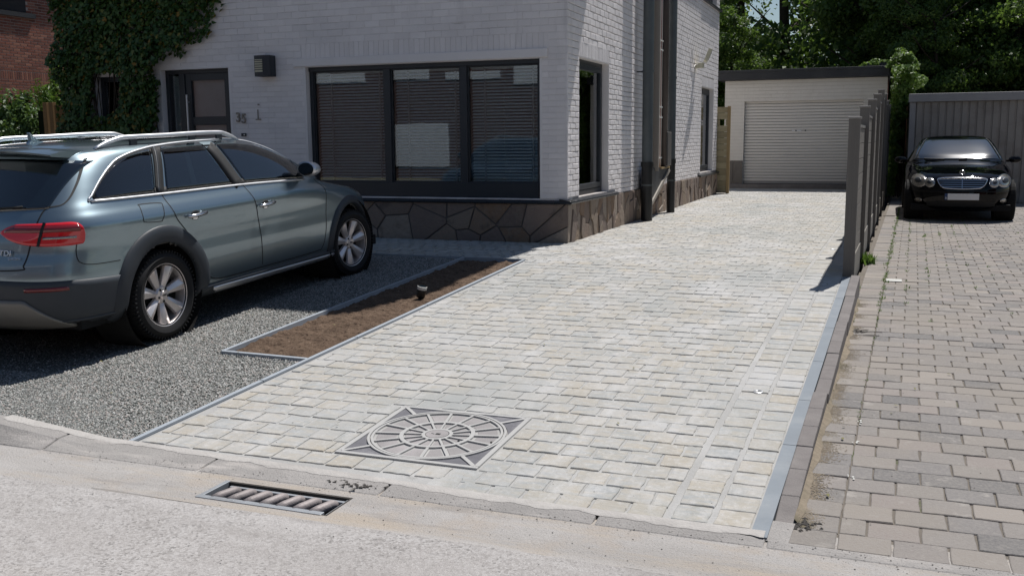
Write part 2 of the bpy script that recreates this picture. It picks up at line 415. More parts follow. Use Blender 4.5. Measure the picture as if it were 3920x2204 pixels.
    M['palewood'] = wood('pale_softwood', (.34, .285, .17), (.47, .41, .27)); M['palepost'] = wood('softwood_post', (.28, .20, .10), (.38, .28, .15), True)
    M['brownwood'] = wood('weathered_board', (.115, .062, .022), (.19, .11, .045)); M['brownpost'] = wood('weathered_post', (.20, .12, .05), (.28, .175, .08), True)
    M['slat'] = simple('door_slat', (.74, .71, .67), .6, 0, .4, .05, 3, 0, 60)
    M['garageblock'] = simple('garage_block_paint', (.74, .71, .66), .8, 0, .3, .07, 4, .3, 60, grime=(.68, .64, .59))
    M['garagejoint'] = simple('garage_joint', (.56, .53, .48), .9, 0, .2, .12, 6)
    M['shedmetal'] = simple('shed_sheet', (.33, .305, .275), .6, .1, .4, .08, 2, 0, 50, grime=(.22, .20, .175))
    M['shedtrim'] = simple('shed_trim', (.33, .325, .325), .55, .1)
    M['roof'] = simple('roof_tile', (.06, .045, .04), .8)
    M['room'] = simple('dark_room', (.03, .03, .032), .9)
    M['blind'] = simple('blind_slat', (.66, .72, .74), .6, 0, .5, .05, 2)
    M['blindcord'] = simple('blind_tape', (.22, .24, .25), .8)
    M['cream'] = simple('cream_plastic', (.52, .50, .38), .5); M['whiteplastic'] = simple('white_plastic', (.62, .62, .58), .4)
    M['number'] = simple('stone_number', (.30, .265, .225), .8, 0, .3, .2, 20)
    M['redcable'] = simple('red_cable', (.24, .075, .06), .5); M['whitecable'] = simple('white_conduit', (.55, .53, .51), .5); M['browncable'] = simple('brown_conduit', (.05, .038, .034), .5)
    # glass of the house
    t = NT('window_glass'); fr = t.n('Fresnel'); fr.inputs['IOR'].default_value = 1.5
    tr = t.n('BsdfTransparent'); tr.inputs[0].default_value = (.92, .95, .95, 1); gl = t.n('BsdfGlossy'); gl.inputs['Roughness'].default_value = .01; gl.inputs[0].default_value = (.95, .97, 1, 1)
    wv = t.noise(t.pos(), 1.6, 2); bn = t.bump(wv, .02, .02); t.l(bn, gl.inputs['Normal'])
    mx = t.n('MixShader'); t.l(t.math('MULTIPLY', fr.outputs[0], 1.35), mx.inputs[0]); t.l(tr.outputs[0], mx.inputs[1]); t.l(gl.outputs[0], mx.inputs[2]); t.l(mx.outputs[0], t.out.inputs[0])
    M['glass'] = t.m
    def foliage(name, cols, trans=.35, tc=(.16, .26, .03)):
        t = NT(name); r = t.rand(); c = t.ramp(r, cols); t.done(c, .5, None, 0, .35)
        ts = t.n('BsdfTranslucent'); t.l(t.mix(.5, c, tc), ts.inputs[0]); mx = t.n('MixShader'); mx.inputs[0].default_value = trans
        t.l(t.b.outputs[0], mx.inputs[1]); t.l(ts.outputs[0], mx.inputs[2]); t.l(mx.outputs[0], t.out.inputs[0]); return t.m
    M['leaf_tree'] = foliage('tree_leaves', [(0, (.04, .08, .02)), (.4, (.07, .125, .028)), (.7, (.045, .09, .022)), (.9, (.14, .21, .045))], .40, (.22, .36, .05))
    M['leaf_ivy'] = foliage('ivy_leaves', [(0, (.022, .058, .014)), (.4, (.05, .105, .024)), (.7, (.03, .07, .016)), (.9, (.085, .145, .032)), (.989, (.22, .13, .02))], .12)
    M['leaf_hedge'] = foliage('hedge_leaves', [(0, (.035, .075, .02)), (.5, (.06, .115, .03)), (.85, (.11, .19, .045))], .3)
    M['leaf_bright'] = foliage('bright_creeper', [(0, (.07, .13, .025)), (.5, (.11, .19, .04)), (.8, (.14, .24, .05)), (.97, (.22, .30, .12))], .35, (.3, .45, .06))
    M['leaf_yew'] = foliage('yew_leaves', [(0, (.06, .12, .015)), (.6, (.10, .19, .025)), (.9, (.14, .25, .04))], .35)
    M['weed'] = foliage('joint_weed', [(0, (.08, .15, .03)), (.6, (.13, .22, .05))], .3)
    M['bark'] = simple('bark', (.045, .036, .028), .9, 0, .2, .3, 9, .8, 20)
    M['core'] = simple('foliage_core', (.008, .013, .006), .95, 0, .1)
    M['drydirt'] = simple('dry_dirt', (.245, .205, .155), .95, 0, .15, .4, 22, 1, 70, grime=(.13, .12, .08))
    # cars
    t = NT('sage_metallic_paint'); fl = t.noise(t.objpos(), 900, 2, .5)
    t.b.inputs['Coat Weight'].default_value = 1; t.b.inputs['Coat Roughness'].default_value = .03
    M['paint'] = t.done(t.mix(fl, (.175, .24, .275), (.30, .37, .405)), .30, None, .85, .5)
    t = NT('black_paint');  t.b.inputs['Coat Weight'].default_value = .8; t.b.inputs['Coat IOR'].default_value = 1.4; t.b.inputs['Coat Tint'].default_value = (.75, .85, 1, 1); t.b.inputs['Coat Roughness'].default_value = .03
    M['blackpaint'] = t.done((.002, .002, .003), .8, None, 0, 0)
    M['cladding'] = simple('grey_cladding', (.034, .040, .048), .5, 0, .4, .06, 4)
    M['lowercladding'] = simple('lower_cladding', (.045, .052, .061), .5, 0, .4, .06, 4)
    M['gap'] = simple('shut_line', (.008, .009, .01), .7)
    M['chrome'] = simple('polished_metal', (.62, .62, .64), .16, 1, .5, .03); M['satin'] = simple('satin_aluminium', (.66, .67, .69), .38, .8, .5, .04)
    M['alloy'] = simple('alloy_wheel', (.72, .67, .65), .35, .6, .5, .05); M['tyre'] = simple('tyre_rubber', (.014, .014, .015), .75, 0, .3, .2, 30)
    M['wheelwell'] = simple('wheel_well', (.006, .006, .006), .95)
    M['skid'] = simple('skid_plate', (.22, .21, .19), .45, .4)
    t = NT('car_glass'); t.b.inputs['Coat Weight'].default_value = 1; t.b.inputs['Coat Roughness'].default_value = .01
    M['carglass'] = t.done((.003, .006, .009), .03, None, 0, .9)
    t = NT('windscreen_glass'); t.b.inputs['Coat Weight'].default_value = 1; t.b.inputs['Coat Roughness'].default_value = .02
    t.b.inputs['Coat Roughness'].default_value = .10; M['screen'] = t.done((.008, .012, .016), .13, None, 0, .9)
    t = NT('red_lens'); t.b.inputs['Coat Weight'].default_value = 1
    M['tint'] = None; M['redlens'] = t.done(t.mix(t.noise(t.objpos((1, 1, 14)), 3, 2), (.50, .008, .014), (.75, .02, .03)), .12, None, 0, .5)
    M['redlens2'] = simple('dark_red_lens', (.16, .006, .008), .15, 0, .5, .1, 5, coat=1)
    M['lampclear'] = simple('headlamp_reflector', (.36, .34, .31), .25, .7, .5, .3, 26, .5, 30, coat=1)
    M['plate'] = simple('blank_plate', (.68, .68, .68), .5, 0, .4, .01); M['euband'] = simple('blue_band', (.02, .05, .14), .5)
    t = NT('tinted_car_glass'); fr = t.n('Fresnel'); fr.inputs['IOR'].default_value = 1.55; tr = t.n('BsdfTransparent'); tr.inputs[0].default_value = (.50, .58, .58, 1)
    gl = t.n('BsdfGlossy'); gl.inputs['Roughness'].default_value = .015; mx = t.n('MixShader'); t.l(t.math('MULTIPLY', fr.outputs[0], 2.3), mx.inputs[0]); t.l(tr.outputs[0], mx.inputs[1]); t.l(gl.outputs[0], mx.inputs[2]); t.l(mx.outputs[0], t.out.inputs[0]); M['tint'] = t.m
    M['seat'] = simple('seat_fabric', (.05, .055, .055), .8); M['lining'] = simple('cabin_lining', (.10, .10, .095), .9)
    M['interior'] = simple('car_interior', (.25, .25, .22), .8)
build_materials()
# ------------------------------------------------------------------ ground, street, kerb
def lin(a, b, n): return [a+(b-a)*i/n for i in range(n+1)]
xs = [-400, -120, -40, -20]+lin(-16, 8, 24)+[20, 60, 200, 400]
ys = [4.0, 6, 8, 10, 14, 20, 30, 60, 150, 600]
o = grid_mesh('ground', xs, ys, lambda x, y: (min(zn(y), zd(y))-.16) if y < 60 else .05, M['sandjoint']); tag(o, kind='structure')
# street sheet with the opening of the gully
GX0, GX1, GY0, GY1 = -2.90, -2.21, 3.50, 3.73
def street_z(x, y): return -.006*math.sin(x*1.3+.5)*math.sin(y*2.1)-.004*math.sin(x*.5)+(-.012 if y < 3.3 else 0)
xs = sorted(set([-150, -60, -30, -15]+lin(-10, 6, 64)+[12, 30, 60, 150]+[GX0, GX1])); ys = sorted(set([-12, -9, -6]+lin(-4, 3.42, 30)))
o = grid_mesh('street', xs, ys, street_z, M['street']); tag(o, kind='structure')
yg = [3.42, 3.46, GY0, 3.6, GY1, 3.79, 3.9, 4.02]
V = [(x, y, -.004 if y > 3.8 else 0 if y > 3.43 else street_z(x, y)) for y in yg for x in xs]; nx = len(xs); F = []
for j in range(len(yg)-1):
    for i in range(nx-1):
        if xs[i] >= GX0-1e-6 and xs[i+1] <= GX1+1e-6 and yg[j] >= GY0-1e-6 and yg[j+1] <= GY1+1e-6: continue
        F.append((j*nx+i, j*nx+i+1, (j+1)*nx+i+1, (j+1)*nx+i))
o = bpy.data.objects.new('gutter', rawmesh('gutter', V, F, M['gutter'])); link(o, None); tag(o, kind='structure')
# far verge behind the camera, and the other side of the street
YB = lambda x: 4.045-.115*min(max((x+3.7)/2.4, 0), 1)       # near edge of the paving
kerb = empty('kerb', (-3, 3.9, 0)); tag(kerb, kind='structure')
def kerb_h(x):            # height of the dropped kerb above the gutter
    return .012 + .075*min(max((-3.9-x)/.8, 0), 1)
kx = [-30, -20, -14, -11, -9.1, -8.1, -7.1, -6.1, -5.1, -4.13, -3.13, -2.12, -1.1, -.395, .62, 1.6, 2.6, 3.6, 5, 8, 14, 30]
for i in range(len(kx)-1):
    a, b = kx[i]+.005, kx[i+1]-.005; mb = MB(); n = 6
    def prof(x):
        ye = 3.866 if x > -.40 else min(4.03, YB(x)-.004); k = 1 if x < -.40 else .45
        y1, y2 = 3.79+(ye-3.79)*.48, 3.79+(ye-3.79)*.8; h = kerb_h(x)*k
        return [(3.79, -.08), (3.79, .002), (y1, h), (y2, h+.003), (ye, h), (ye, -.08)]
    rows = [prof(a+(b-a)*k/n) for k in range(n+1)]
    V = [(a+(b-a)*k/n, y, z) for k in range(n+1) for y, z in rows[k]]
    F = [(k*6+j, k*6+(j+1) % 6, (k+1)*6+(j+1) % 6, (k+1)*6+j) for k in range(n) for j in range(6)]+[tuple(range(6))[::-1], tuple(n*6+j for j in range(6))]
    mb.add(V, F); mb.obj('kerb_stone', M['kerb'], kerb, bevel=.008)
# mortar lip smeared between kerb and paving
def kz(x, y):
    ye = min(4.03, YB(x)-.004); h = kerb_h(x); y1, y2 = 3.79+(ye-3.79)*.48, 3.79+(ye-3.79)*.8; return .002+(h-.002)*(y-3.79)/(y1-3.79) if y < y1 else (h+.003*(y-y1)/(y2-y1) if y < y2 else h+.003)
V, F = [], []; nx_ = 240; ny_ = 6
for i in range(nx_+1):
    x = -4.6+4.195*i/nx_; y1 = YB(x)-.002
    y0 = y1-.062-.022*noise.noise(Vector((x*2.1, 3, 0)))-.022*noise.noise(Vector((x*7, 5, 0)))-.01*noise.noise(Vector((x*23, 5, 0)))
    for j in range(ny_+1):
        y = y0+(y1-y0)*j/ny_; V.append((x, y, kz(x, y)+.0012+.0018*min(j, 1)))
for i in range(nx_):
    for j in range(ny_): a = i*(ny_+1)+j; F.append((a, a+ny_+1, a+ny_+2, a+1))
o = bpy.data.objects.new('mortar_lip', rawmesh('mortar_lip', V, F, M['kerb_top'], True)); link(o, kerb)

# ------------------------------------------------------------------ driveway of sandstone setts
drive = empty('driveway', (-2, 10, .3)); tag(drive, kind='structure')
ysg = lin(3.9, 10.2, 26)+lin(10.6, 26.1, 30)
V, F = [], []
for y in ysg:
    xl = LX(y) if y < 10.08 else (-3.8 if y < 23.4 else -4.2)
    V += [(xl, y, zd(y)-.0052), (RX(y)+.0, y, zd(y)-.0052)]
for j in range(len(ysg)-1): F.append((2*j, 2*j+1, 2*j+3, 2*j+2))
o = bpy.data.objects.new('mortar_bed', rawmesh('mortar_bed', V, F, M['mortar'])); link(o, drive)
V = [(-12, 10.13, .283), (-3.8, 10.13, .283), (-3.8, 11.9, .286), (-12, 11.9, .286)]
o = bpy.data.objects.new('mortar_bed', rawmesh('mortar_bed', V, [(0, 1, 2, 3)], M['plinthjoint'])); link(o, drive)
setts = [block('paving_stone', .1595, .1535, .05, .0034, M['sett'], .0065, 4, s) for s in range(20)]
items = []; P = .158; WS = .166; MX0, MX1, MY0, MY1 = -2.622, -1.808, 4.225, 5.045
def zr(rot, tilt): return (Euler((tilt, 0, 0)).to_matrix() @ Euler((random.uniform(-.009, .009), random.uniform(-.009, .009), rot)).to_matrix())
def add_sett(x, y, wx, wy, kick=.014):
    pk = .93 if (x < -3.9 and y > 10.1) else 1
    items.append((random.randrange(20), (x, y, zd(y)+random.uniform(-.0018, .0026)), zr(random.choice((0, math.pi))+random.uniform(-kick, kick), sd_slope(y)), (pk*(wx-.0075)/.1595*random.uniform(.975, 1.005), pk*(wy-.0045)/.1535*random.uniform(.98, 1.01), 1)))
y = 3.99; row = 0
while y < 26.0:
    P = .158
    xr = RX(y)-.372; xl = (LX(y) if y < 10.1 else (-12.0 if y < 11.75 else (-3.80 if y < 23.4 else -4.1)))+.02
    x = xr; first = True; off = (row % 2)*.083
    while x-.05 > xl:
        w = WS if not (first and off) else .083
        w = w*random.uniform(.94, 1.06) if not first else w
        if x-w < xl: w = x-xl
        yy = y
        if w > .045:
            cx = x-w/2
            yb = YB(cx)+.075
            if y >= yb-.05:
                a, b, c0, c1 = cx-w/2, cx+w/2, max(y, yb)-P/2, max(y, yb)+P/2
                if b > MX0 and a < MX1 and c1 > MY0 and c0 < MY1:     # cut stones round the cover
                    opts = [(a, min(b, MX0), c0, c1), (max(a, MX1), b, c0, c1), (a, b, c0, min(c1, MY0)), (a, b, max(c0, MY1), c1)]
                    a, b, c0, c1 = max(opts, key=lambda q: max(0, q[1]-q[0])*max(0, q[3]-q[2]))
                    if b-a > .035 and c1-c0 > .035: add_sett((a+b)/2, (c0+c1)/2, b-a, c1-c0, .004)
                else: add_sett(cx, max(y, yb), w, P)
        x -= w; first = False
    y += P; row += 1
# border columns along the right side
y = 3.96
while y < 26:
    w = random.uniform(.135, .165)
    for c0, c1 in ((-.345, -.180), (-.164, -.003)):
        xa, xb = RX(y)+c0, RX(y)+c1
        add_sett((xa+xb)/2, y+w/2+random.uniform(-.006, .006), (xb-xa)+.006, w+.004, .006)
    y += w+.001
pieces(drive, 'paving_stone', setts, items, 300, 'paving_stones', .15, lambda p: .15 if p[0] < -3.9 else 1)

# ------------------------------------------------------------------ neighbour's driveway
nd = empty('neighbour_driveway', (2, 12, .15)); tag(nd, kind='structure')
NXL = lambda y: -.335+.0205*(y-3.9)
ysn = lin(3.86, 11, 20)+lin(12, 26, 20); V, F = [], []
for y in ysn: V += [(NXL(y)-.05, y, zn(y)-.007), (9.5, y, zn(y)-.007)]
for j in range(len(ysn)-1): F.append((2*j, 2*j+1, 2*j+3, 2*j+2))
o = bpy.data.objects.new('sand_bed', rawmesh('sand_bed', V, F, M['sandjoint'])); link(o, nd)
pav = [block('paving_block', .2035, .1675, .06, .0038, M['paver'], .004, 3, 40+s) for s in range(8)]
items = []
y = 3.955; row = 0
while y < 25.9:
    h = .168
    x0 = NXL(y)+.0
    def addp(cx, w, hh=h, y=y): items.append((random.randrange(8), (cx, y, zn(y)+random.uniform(-.002, .003)), Euler((sn_slope(y)+random.uniform(-.01, .01), random.uniform(-.01, .01), random.uniform(-.008, .008))).to_matrix(), (w/.2045, hh/.169, 1)))
    addp(x0+.099, .208)
    x = x0+.2045; w = .105 if row % 2 else .207
    while x < min(9.3, 3.2+y*.16 if y < 24 else 3):
        addp(x+w/2, w-.003); x += w; w = random.choice((.207, .207, .207, .16, .245)) if random.random() < .12 else .207
    y += h; row += 1
pieces(nd, 'paving_block', pav, items, 300, 'paving_blocks', .2)

# ------------------------------------------------------------------ zinc strip and raised kerb between the two drives
zs = empty('zinc_edging', (-.4, 6, .1)); tag(zs, 'blue-grey metal edging strip running along the right side of the pale driveway', 'edging strip')
jy = [3.87, 4.98, 5.75, 6.62, 7.6, 8.7, 9.72]
for a, b in zip(jy[:-1], jy[1:]):
    mb = MB(); n = 4
    for k in range(n):
        y0, y1 = a+.003+(b-a-.006)*k/n, a+.003+(b-a-.006)*(k+1)/n
        q = [(RX(y0)+.004, y0, zd(y0)-.04), (RX(y0)+.072, y0, zd(y0)-.04), (RX(y1)+.072, y1, zd(y1)-.04), (RX(y1)+.004, y1, zd(y1)-.04)]
        mb.hexa(q+[(p[0], p[1], zd(p[1])+.012) for p in q])
    mb.obj('strip_length', M['zinc'], zs)
rk = empty('raised_kerb', (-.3, 7, .1)); tag(rk, 'brown-grey concrete kerb standing above the right-hand paving, up to the first fence post', 'kerb')
jy = [3.98, 4.92, 5.86, 6.8, 7.76, 8.74, 9.74]
for i, (a, b) in enumerate(zip(jy[:-1], jy[1:])):
    mb = MB(); n = 3; dx = random.uniform(-.004, .004); dz = random.uniform(-.004, .006)
    for k in range(n):
        y0, y1 = a+.004+(b-a-.008)*k/n, a+.004+(b-a-.008)*(k+1)/n
        def zt(y): return zd(y)+.03+dz-(.045*max(0, (4.35-y)/.37) if y < 4.35 else 0)
        q = [(RX(y0)+.078+dx, y0, -.12), (RX(y0)+.158+dx, y0, -.12), (RX(y1)+.158+dx, y1, -.12), (RX(y1)+.078+dx, y1, -.12)]
        mb.hexa(q+[(p[0], p[1], zt(p[1])) for p in q])
    mb.obj('kerb_length', M['dark_kerb'], rk, bevel=.006)
mb = MB(); mb.add([(-.398, 3.862, .004), (-.31, 3.862, .003), (-.30, 4.06, .012), (-.392, 4.06, .014)], [(0, 1, 2, 3)]); mb.obj('mortar_patch', M['kerb'], rk)
# sand and dirt along the foot of the kerb
def dirt_strip(name, pts, mat, seed, size=(.004, .016)):
    rd = random.Random(seed); mb = MB()
    for x, y, z in pts:
        s = rd.uniform(*size)
        q = [Vector((rd.uniform(-1, 1), rd.uniform(-1, 1), rd.uniform(-.2, 1)))*s for _ in range(3)]+[Vector((0, 0, s*rd.uniform(.5, 1)))]
        p = Vector((x, y, z)); mb.add([p+Vector((-s, -s*.6, 0)), p+Vector((s, -s*.5, 0)), p+Vector((0, s, 0)), p+Vector((q[0].x*.3, q[0].y*.3, s*.16))], [(0, 1, 3), (1, 2, 3), (2, 0, 3)])
    return mb.obj(name, mat)
pts = []
for i in range(16000):
    y = 4.05+random.random()**1.25*5.4; w = .07+.05*noise.noise(Vector((y*1.7, 3, 0)))+.03*noise.noise(Vector((y*6, 1, 0)))
    pts.append((RX(y)+.165+abs(random.gauss(0, 1))*w*.6, y, zn(y)+.001))
tag(dirt_strip('sand', pts, M['drydirt'], 3, (.0018, .0055)), kind='stuff', label='dry sand and dirt drifted along the foot of the raised kerb', cat='sand')
mb = MB(); rows = []
for i in range(90):
    y = 4.08+i*.06; w = max(.006, .016+.05*noise.noise(Vector((y*1.7, 3, 0)))+.03*noise.noise(Vector((y*6, 1, 0)))); rows.append((y, w))
for (y0, w0), (y1, w1) in zip(rows[:-1], rows[1:]):
    mb.add([(RX(y0)+.155, y0, zn(y0)+.022), (RX(y0)+.165+w0, y0, zn(y0)+.0035), (RX(y1)+.165+w1, y1, zn(y1)+.0035), (RX(y1)+.155, y1, zn(y1)+.022)], [(0, 1, 2, 3)])
o = mb.obj('dirt', M['drydirt'], smooth=True); tag(o, 'low bank of dried dirt lying against the raised kerb', 'dirt', kind='stuff')
# loose grit over the pavings and the street
pts = []
for i in range(420):
    x = random.uniform(-3.6, 2.2); y = random.uniform(3.95, 10); 
    if RX(y)-.05 < x < RX(y)+.17: continue
    if MX0 < x < MX1 and MY0 < y < MY1: continue
    pts.append((x, y, (zd(y) if x < -.4 else zn(y))+.003))
for i in range(420):
    x = random.uniform(-5, 1.6); y = random.choice((random.uniform(1.6, 3.4), random.uniform(3.3, 3.8)))
    if GX0-.02 < x < GX1+.02 and GY0-.05 < y < GY1+.03: continue
    pts.append((x, y, .002))
for i in range(500):
    y = random.uniform(3.72, 3.86); pts.append((random.uniform(-5, 1.5), y, .004+(y-3.79)*.1))
tag(dirt_strip('grit', pts, M['pitdark'], 5, (.0015, .005)), kind='stuff', label='dark loose grit scattered over the street and pavings', cat='grit')
# clods at the kerb's near end, and dry twigs
pts = [(-.28+random.gauss(0, .035), 4.07+random.gauss(0, .04), .008) for _ in range(60)]+[(-2.28+random.gauss(0, .06), 3.86+random.gauss(0, .02), .012) for _ in range(40)]+[(-.2+random.gauss(0, .05), 8.05+random.gauss(0, .06), zn(8)+.004) for _ in range(70)]
tag(dirt_strip('soil_crumbs', pts, M['pitdark'], 8, (.006, .015)), kind='stuff', label='small dark crumbs of soil lying beside the near end of the raised kerb', cat='soil')
# weeds in the joints of the neighbour's paving
mb = MB(); rd = random.Random(4)
def tuft(mb, x, y, z, n, h):
    for _ in range(n):
        a = rd.uniform(0, 6.28); l = h*rd.uniform(.5, 1.2); t = rd.uniform(.2, 1.1); d = Vector((math.cos(a)*math.sin(t), math.sin(a)*math.sin(t), math.cos(t)))*l; w = Vector((-math.sin(a), math.cos(a), 0))*h*.09
        b = Vector((x+rd.gauss(0, h*.3), y+rd.gauss(0, h*.3), z)); mb.add([b-w, b+w, b+d*.6+w*.9, b+d], [(0, 1, 2, 3)])
for i in range(330):
    y = 8.5+rd.random()**.8*13; k = rd.choice((.205, .205, .412, .62)); x = NXL(y)+k+rd.gauss(0, .012)
    if k > .3 and rd.random() < .45: x = NXL(y)+rd.choice((.82, 1.03, 1.24, 1.9, 2.3))
    tuft(mb, x, y, zn(y), 7, rd.uniform(.015, .04))
for i in range(60): 
    y = rd.uniform(5.6, 9); tuft(mb, NXL(y)+rd.choice((.205, .0+.02)), y, zn(y), 5, rd.uniform(.012, .028))
tag(mb.obj('joint_weeds', M['weed']), 'small green weeds growing in the joints of the right-hand paving', 'weeds', kind='stuff')
mb = MB()
for i in range(46): tuft(mb, -.235+rd.gauss(0, .02), 11.98+rd.gauss(0, .05), zn(12), 6, .13)
tag(mb.obj('grass_tuft', M['weed']), 'bright green grass tuft growing against the second fence post', 'grass')

# ------------------------------------------------------------------ gravel bay and planting bed
BX0, BX1, BY0, BY1 = -4.47, -3.71, 5.82, 10.0
gxs = lin(-12.2, BX0, 26)+[-4.1, -3.72]; gys = lin(4.02, BY0, 12)+lin(BY0+.3, 10.08, 12); gzf = lambda x, y: zd(y)-.018+.006*math.sin(x*2+y)+.004*math.sin(y*5+x*3)
V = [(x, y, gzf(x, y)) for y in gys for x in gxs]; nx = len(gxs)
F = [(j*nx+i, j*nx+i+1, (j+1)*nx+i+1, (j+1)*nx+i) for j in range(len(gys)-1) for i in range(nx-1) if not (gxs[i] >= BX0-1e-6 and gys[j] >= BY0-1e-6)]
gb = link(bpy.data.objects.new('gravel_bed', rawmesh('gravel_bed', V, F, M['gravelbed'], True)), None)
tag(gb, kind='structure')
N = 130000
gx = np.concatenate([rng.uniform(-6.6, -3.76, 98000), rng.uniform(-9, -3.76, N-98000)]); gy = np.concatenate([4.02+rng.random(98000)**1.25*6.05, rng.uniform(4.0, 10.1, N-98000)])
keep = ~((gx > BX0-.03) & (gy > BY0-.03)) & (gx < -3.755+.011*(gy-4)) & ~((gx < -5.3) & (gx > -7.0) & (gy > 5.0) & (gy < 9.4) & (rng.random(N) < .8))
gx, gy = gx[keep], gy[keep]; n = len(gx)
zz = np.where(gy < 10, .3*(gy-3.9)/6.1, .3)-.014
sz = rng.uniform(.0038, .0078, n)*np.where(gy > 8, 1.15, 1)
base = np.array([(1, 0, 0), (-1, 0, 0), (0, 1, 0), (0, -1, 0), (0, 0, 1), (0, 0, -1)], dtype=np.float32)
fo = np.array([(0, 2, 4), (2, 1, 4), (1, 3, 4), (3, 0, 4)], dtype=np.int32)
ang = rng.uniform(0, 6.28, n); sc3 = rng.uniform(.6, 1.35, (n, 3)); tl = rng.uniform(-.5, .5, n)
v = base[None]*sc3[:, None, :]*sz[:, None, None]; v = v+rng.normal(0, .12, v.shape)*sz[:, None, None]
ca, sa = np.cos(ang)[:, None], np.sin(ang)[:, None]; X = v[..., 0]*ca-v[..., 1]*sa; Y = v[..., 0]*sa+v[..., 1]*ca
ct, st = np.cos(tl)[:, None], np.sin(tl)[:, None]; Z = v[..., 2]*ct+Y*st; Y = Y*ct-v[..., 2]*st
V = np.stack([X+gx[:, None], Y+gy[:, None], Z+zz[:, None]+rng.uniform(0, .006, n)[:, None]], -1).reshape(-1, 3)
F = (fo[None]+(np.arange(n)*6)[:, None, None]).reshape(-1, 3)
me = bpy.data.meshes.new('gravel'); me.vertices.add(len(V)); me.vertices.foreach_set('co', V.astype(np.float32).ravel())
me.loops.add(F.size); me.loops.foreach_set('vertex_index', F.astype(np.int32).ravel()); me.polygons.add(len(F)); me.polygons.foreach_set('loop_start', np.arange(0, F.size, 3, dtype=np.int32)); me.update(calc_edges=True)
me.materials.append(M['gravel']); o = bpy.data.objects.new('gravel', me); link(o, None); tag(o, 'loose grey gravel covering the parking bay under the estate car', 'gravel', kind='stuff')
# bed
def soil_z(x, y): return zd(y)-.020+.016*noise.noise(Vector((x*9, y*9, 0)))+.014*noise.noise(Vector((x*24, y*24, 2)))+.012*noise.noise(Vector((x*3, y*3, 5)))
o = grid_mesh('planting_bed', lin(BX0, BX1, 60), lin(BY0, BY1, 300), soil_z, M['soil'], smooth=True); tag(o, kind='structure')
pts = []
for i in range(4200):
    x, y = random.uniform(BX0+.02, BX1-.02), random.uniform(BY0, BY1); pts.append((x, y, soil_z(x, y)-.002))
tag(dirt_strip('soil_clods', pts, M['soil'], 6, (.004, .016)), 'dry brown clods of earth lying in the planting bed', 'soil', kind='stuff')
def edging(name, label, segs, w=.012, mat='paleedge', up=.010, wide=None):
    e = empty(name, (*segs[0][0], zd(segs[0][0][1]))); tag(e, label, 'edging strip')
    for (ax, ay), (bx, by) in segs:
        L = math.hypot(bx-ax, by-ay); n = max(1, int(L/.5)); mb = MB(); nx_, ny_ = -(by-ay)/L*w/2, (bx-ax)/L*w/2
        for k in range(n):
            x0, y0, x1, y1 = ax+(bx-ax)*k/n, ay+(by-ay)*k/n, ax+(bx-ax)*(k+1)/n, ay+(by-ay)*(k+1)/n
            q = [(x0-nx_, y0-ny_), (x0+nx_, y0+ny_), (x1+nx_, y1+ny_), (x1-nx_, y1-ny_)]
            mb.hexa([(a, b, zd(b)-.08) for a, b in q]+[(a, b, zd(b)+up) for a, b in q])
        mb.obj('edging_length', M[mat], e)
    return e
edging('metal_edging', 'pale metal edging along the left side of the driveway, from kerb to house path', [((LX(y)-.02, y), (LX(y+1.19)-.02, y+1.19)) for y in (4.03, 5.23, 6.43, 7.63, 8.83)], .030)
edging('metal_edging', 'grey metal edging between the gravel and the planting bed', [((-4.49, 5.80), (-4.475, 7.5)), ((-4.475, 7.504), (-4.43, 10.04))], .030, up=.010)
edging('metal_edging', 'short metal edging closing the street end of the planting bed', [((-4.49, 5.80), (-3.75, 5.78))], .030, up=.010)
edging('metal_edging', 'thin metal edging between the gravel and the shaded path along the house', [((-12, 10.12), (-7, 10.10)), ((-6.99, 10.10), (-3.70, 10.07))], .022, up=.010)

mb = MB(); rl = random.Random(12)
for k in range(46):
    x, y = (rl.uniform(-6, -3.9), rl.uniform(4.1, 7)) if k < 16 else (rl.uniform(-3.5, 1.4), rl.uniform(4.1, 9.5)) if k < 34 else (rl.uniform(-.32, .1), rl.uniform(4.3, 9.4))
    z = (zd(y) if x < -.4 else zn(y))+.008; s = rl.uniform(.007, .018); a = rl.uniform(0, 6.28); c, d = math.cos(a), math.sin(a)
    mb.add([(x+s*(u*c-v*d), y+s*(u*d+v*c), z+rl.uniform(0, .006)) for u, v in ((-1, 0), (-.3, .45), (.5, .35), (1.1, 0), (.5, -.35), (-.3, -.45))], [(0, 1, 2, 3, 4, 5)])
lv_ = simple('dry_leaf', (.17, .16, .05), .7); tag(mb.obj('fallen_leaves', lv_), 'small dry fallen leaves scattered on gravel and paving', 'leaves', kind='stuff')
mb = MB()
for k in range(5):
    x, y = -.17+rl.gauss(0, .05), 8.0+rl.gauss(0, .1); a = rl.uniform(-.6, .6); mb.tube([(x, y, zn(y)+.006), (x+.05*math.cos(a), y+.05*math.sin(a), zn(y)+.012), (x+.12*math.cos(a+.3), y+.12*math.sin(a+.3), zn(y)+.006)], .0022, 5)
tag(mb.obj('twigs', M['bark']), 'few thin dry twigs lying beside the raised kerb', 'twigs', kind='stuff')
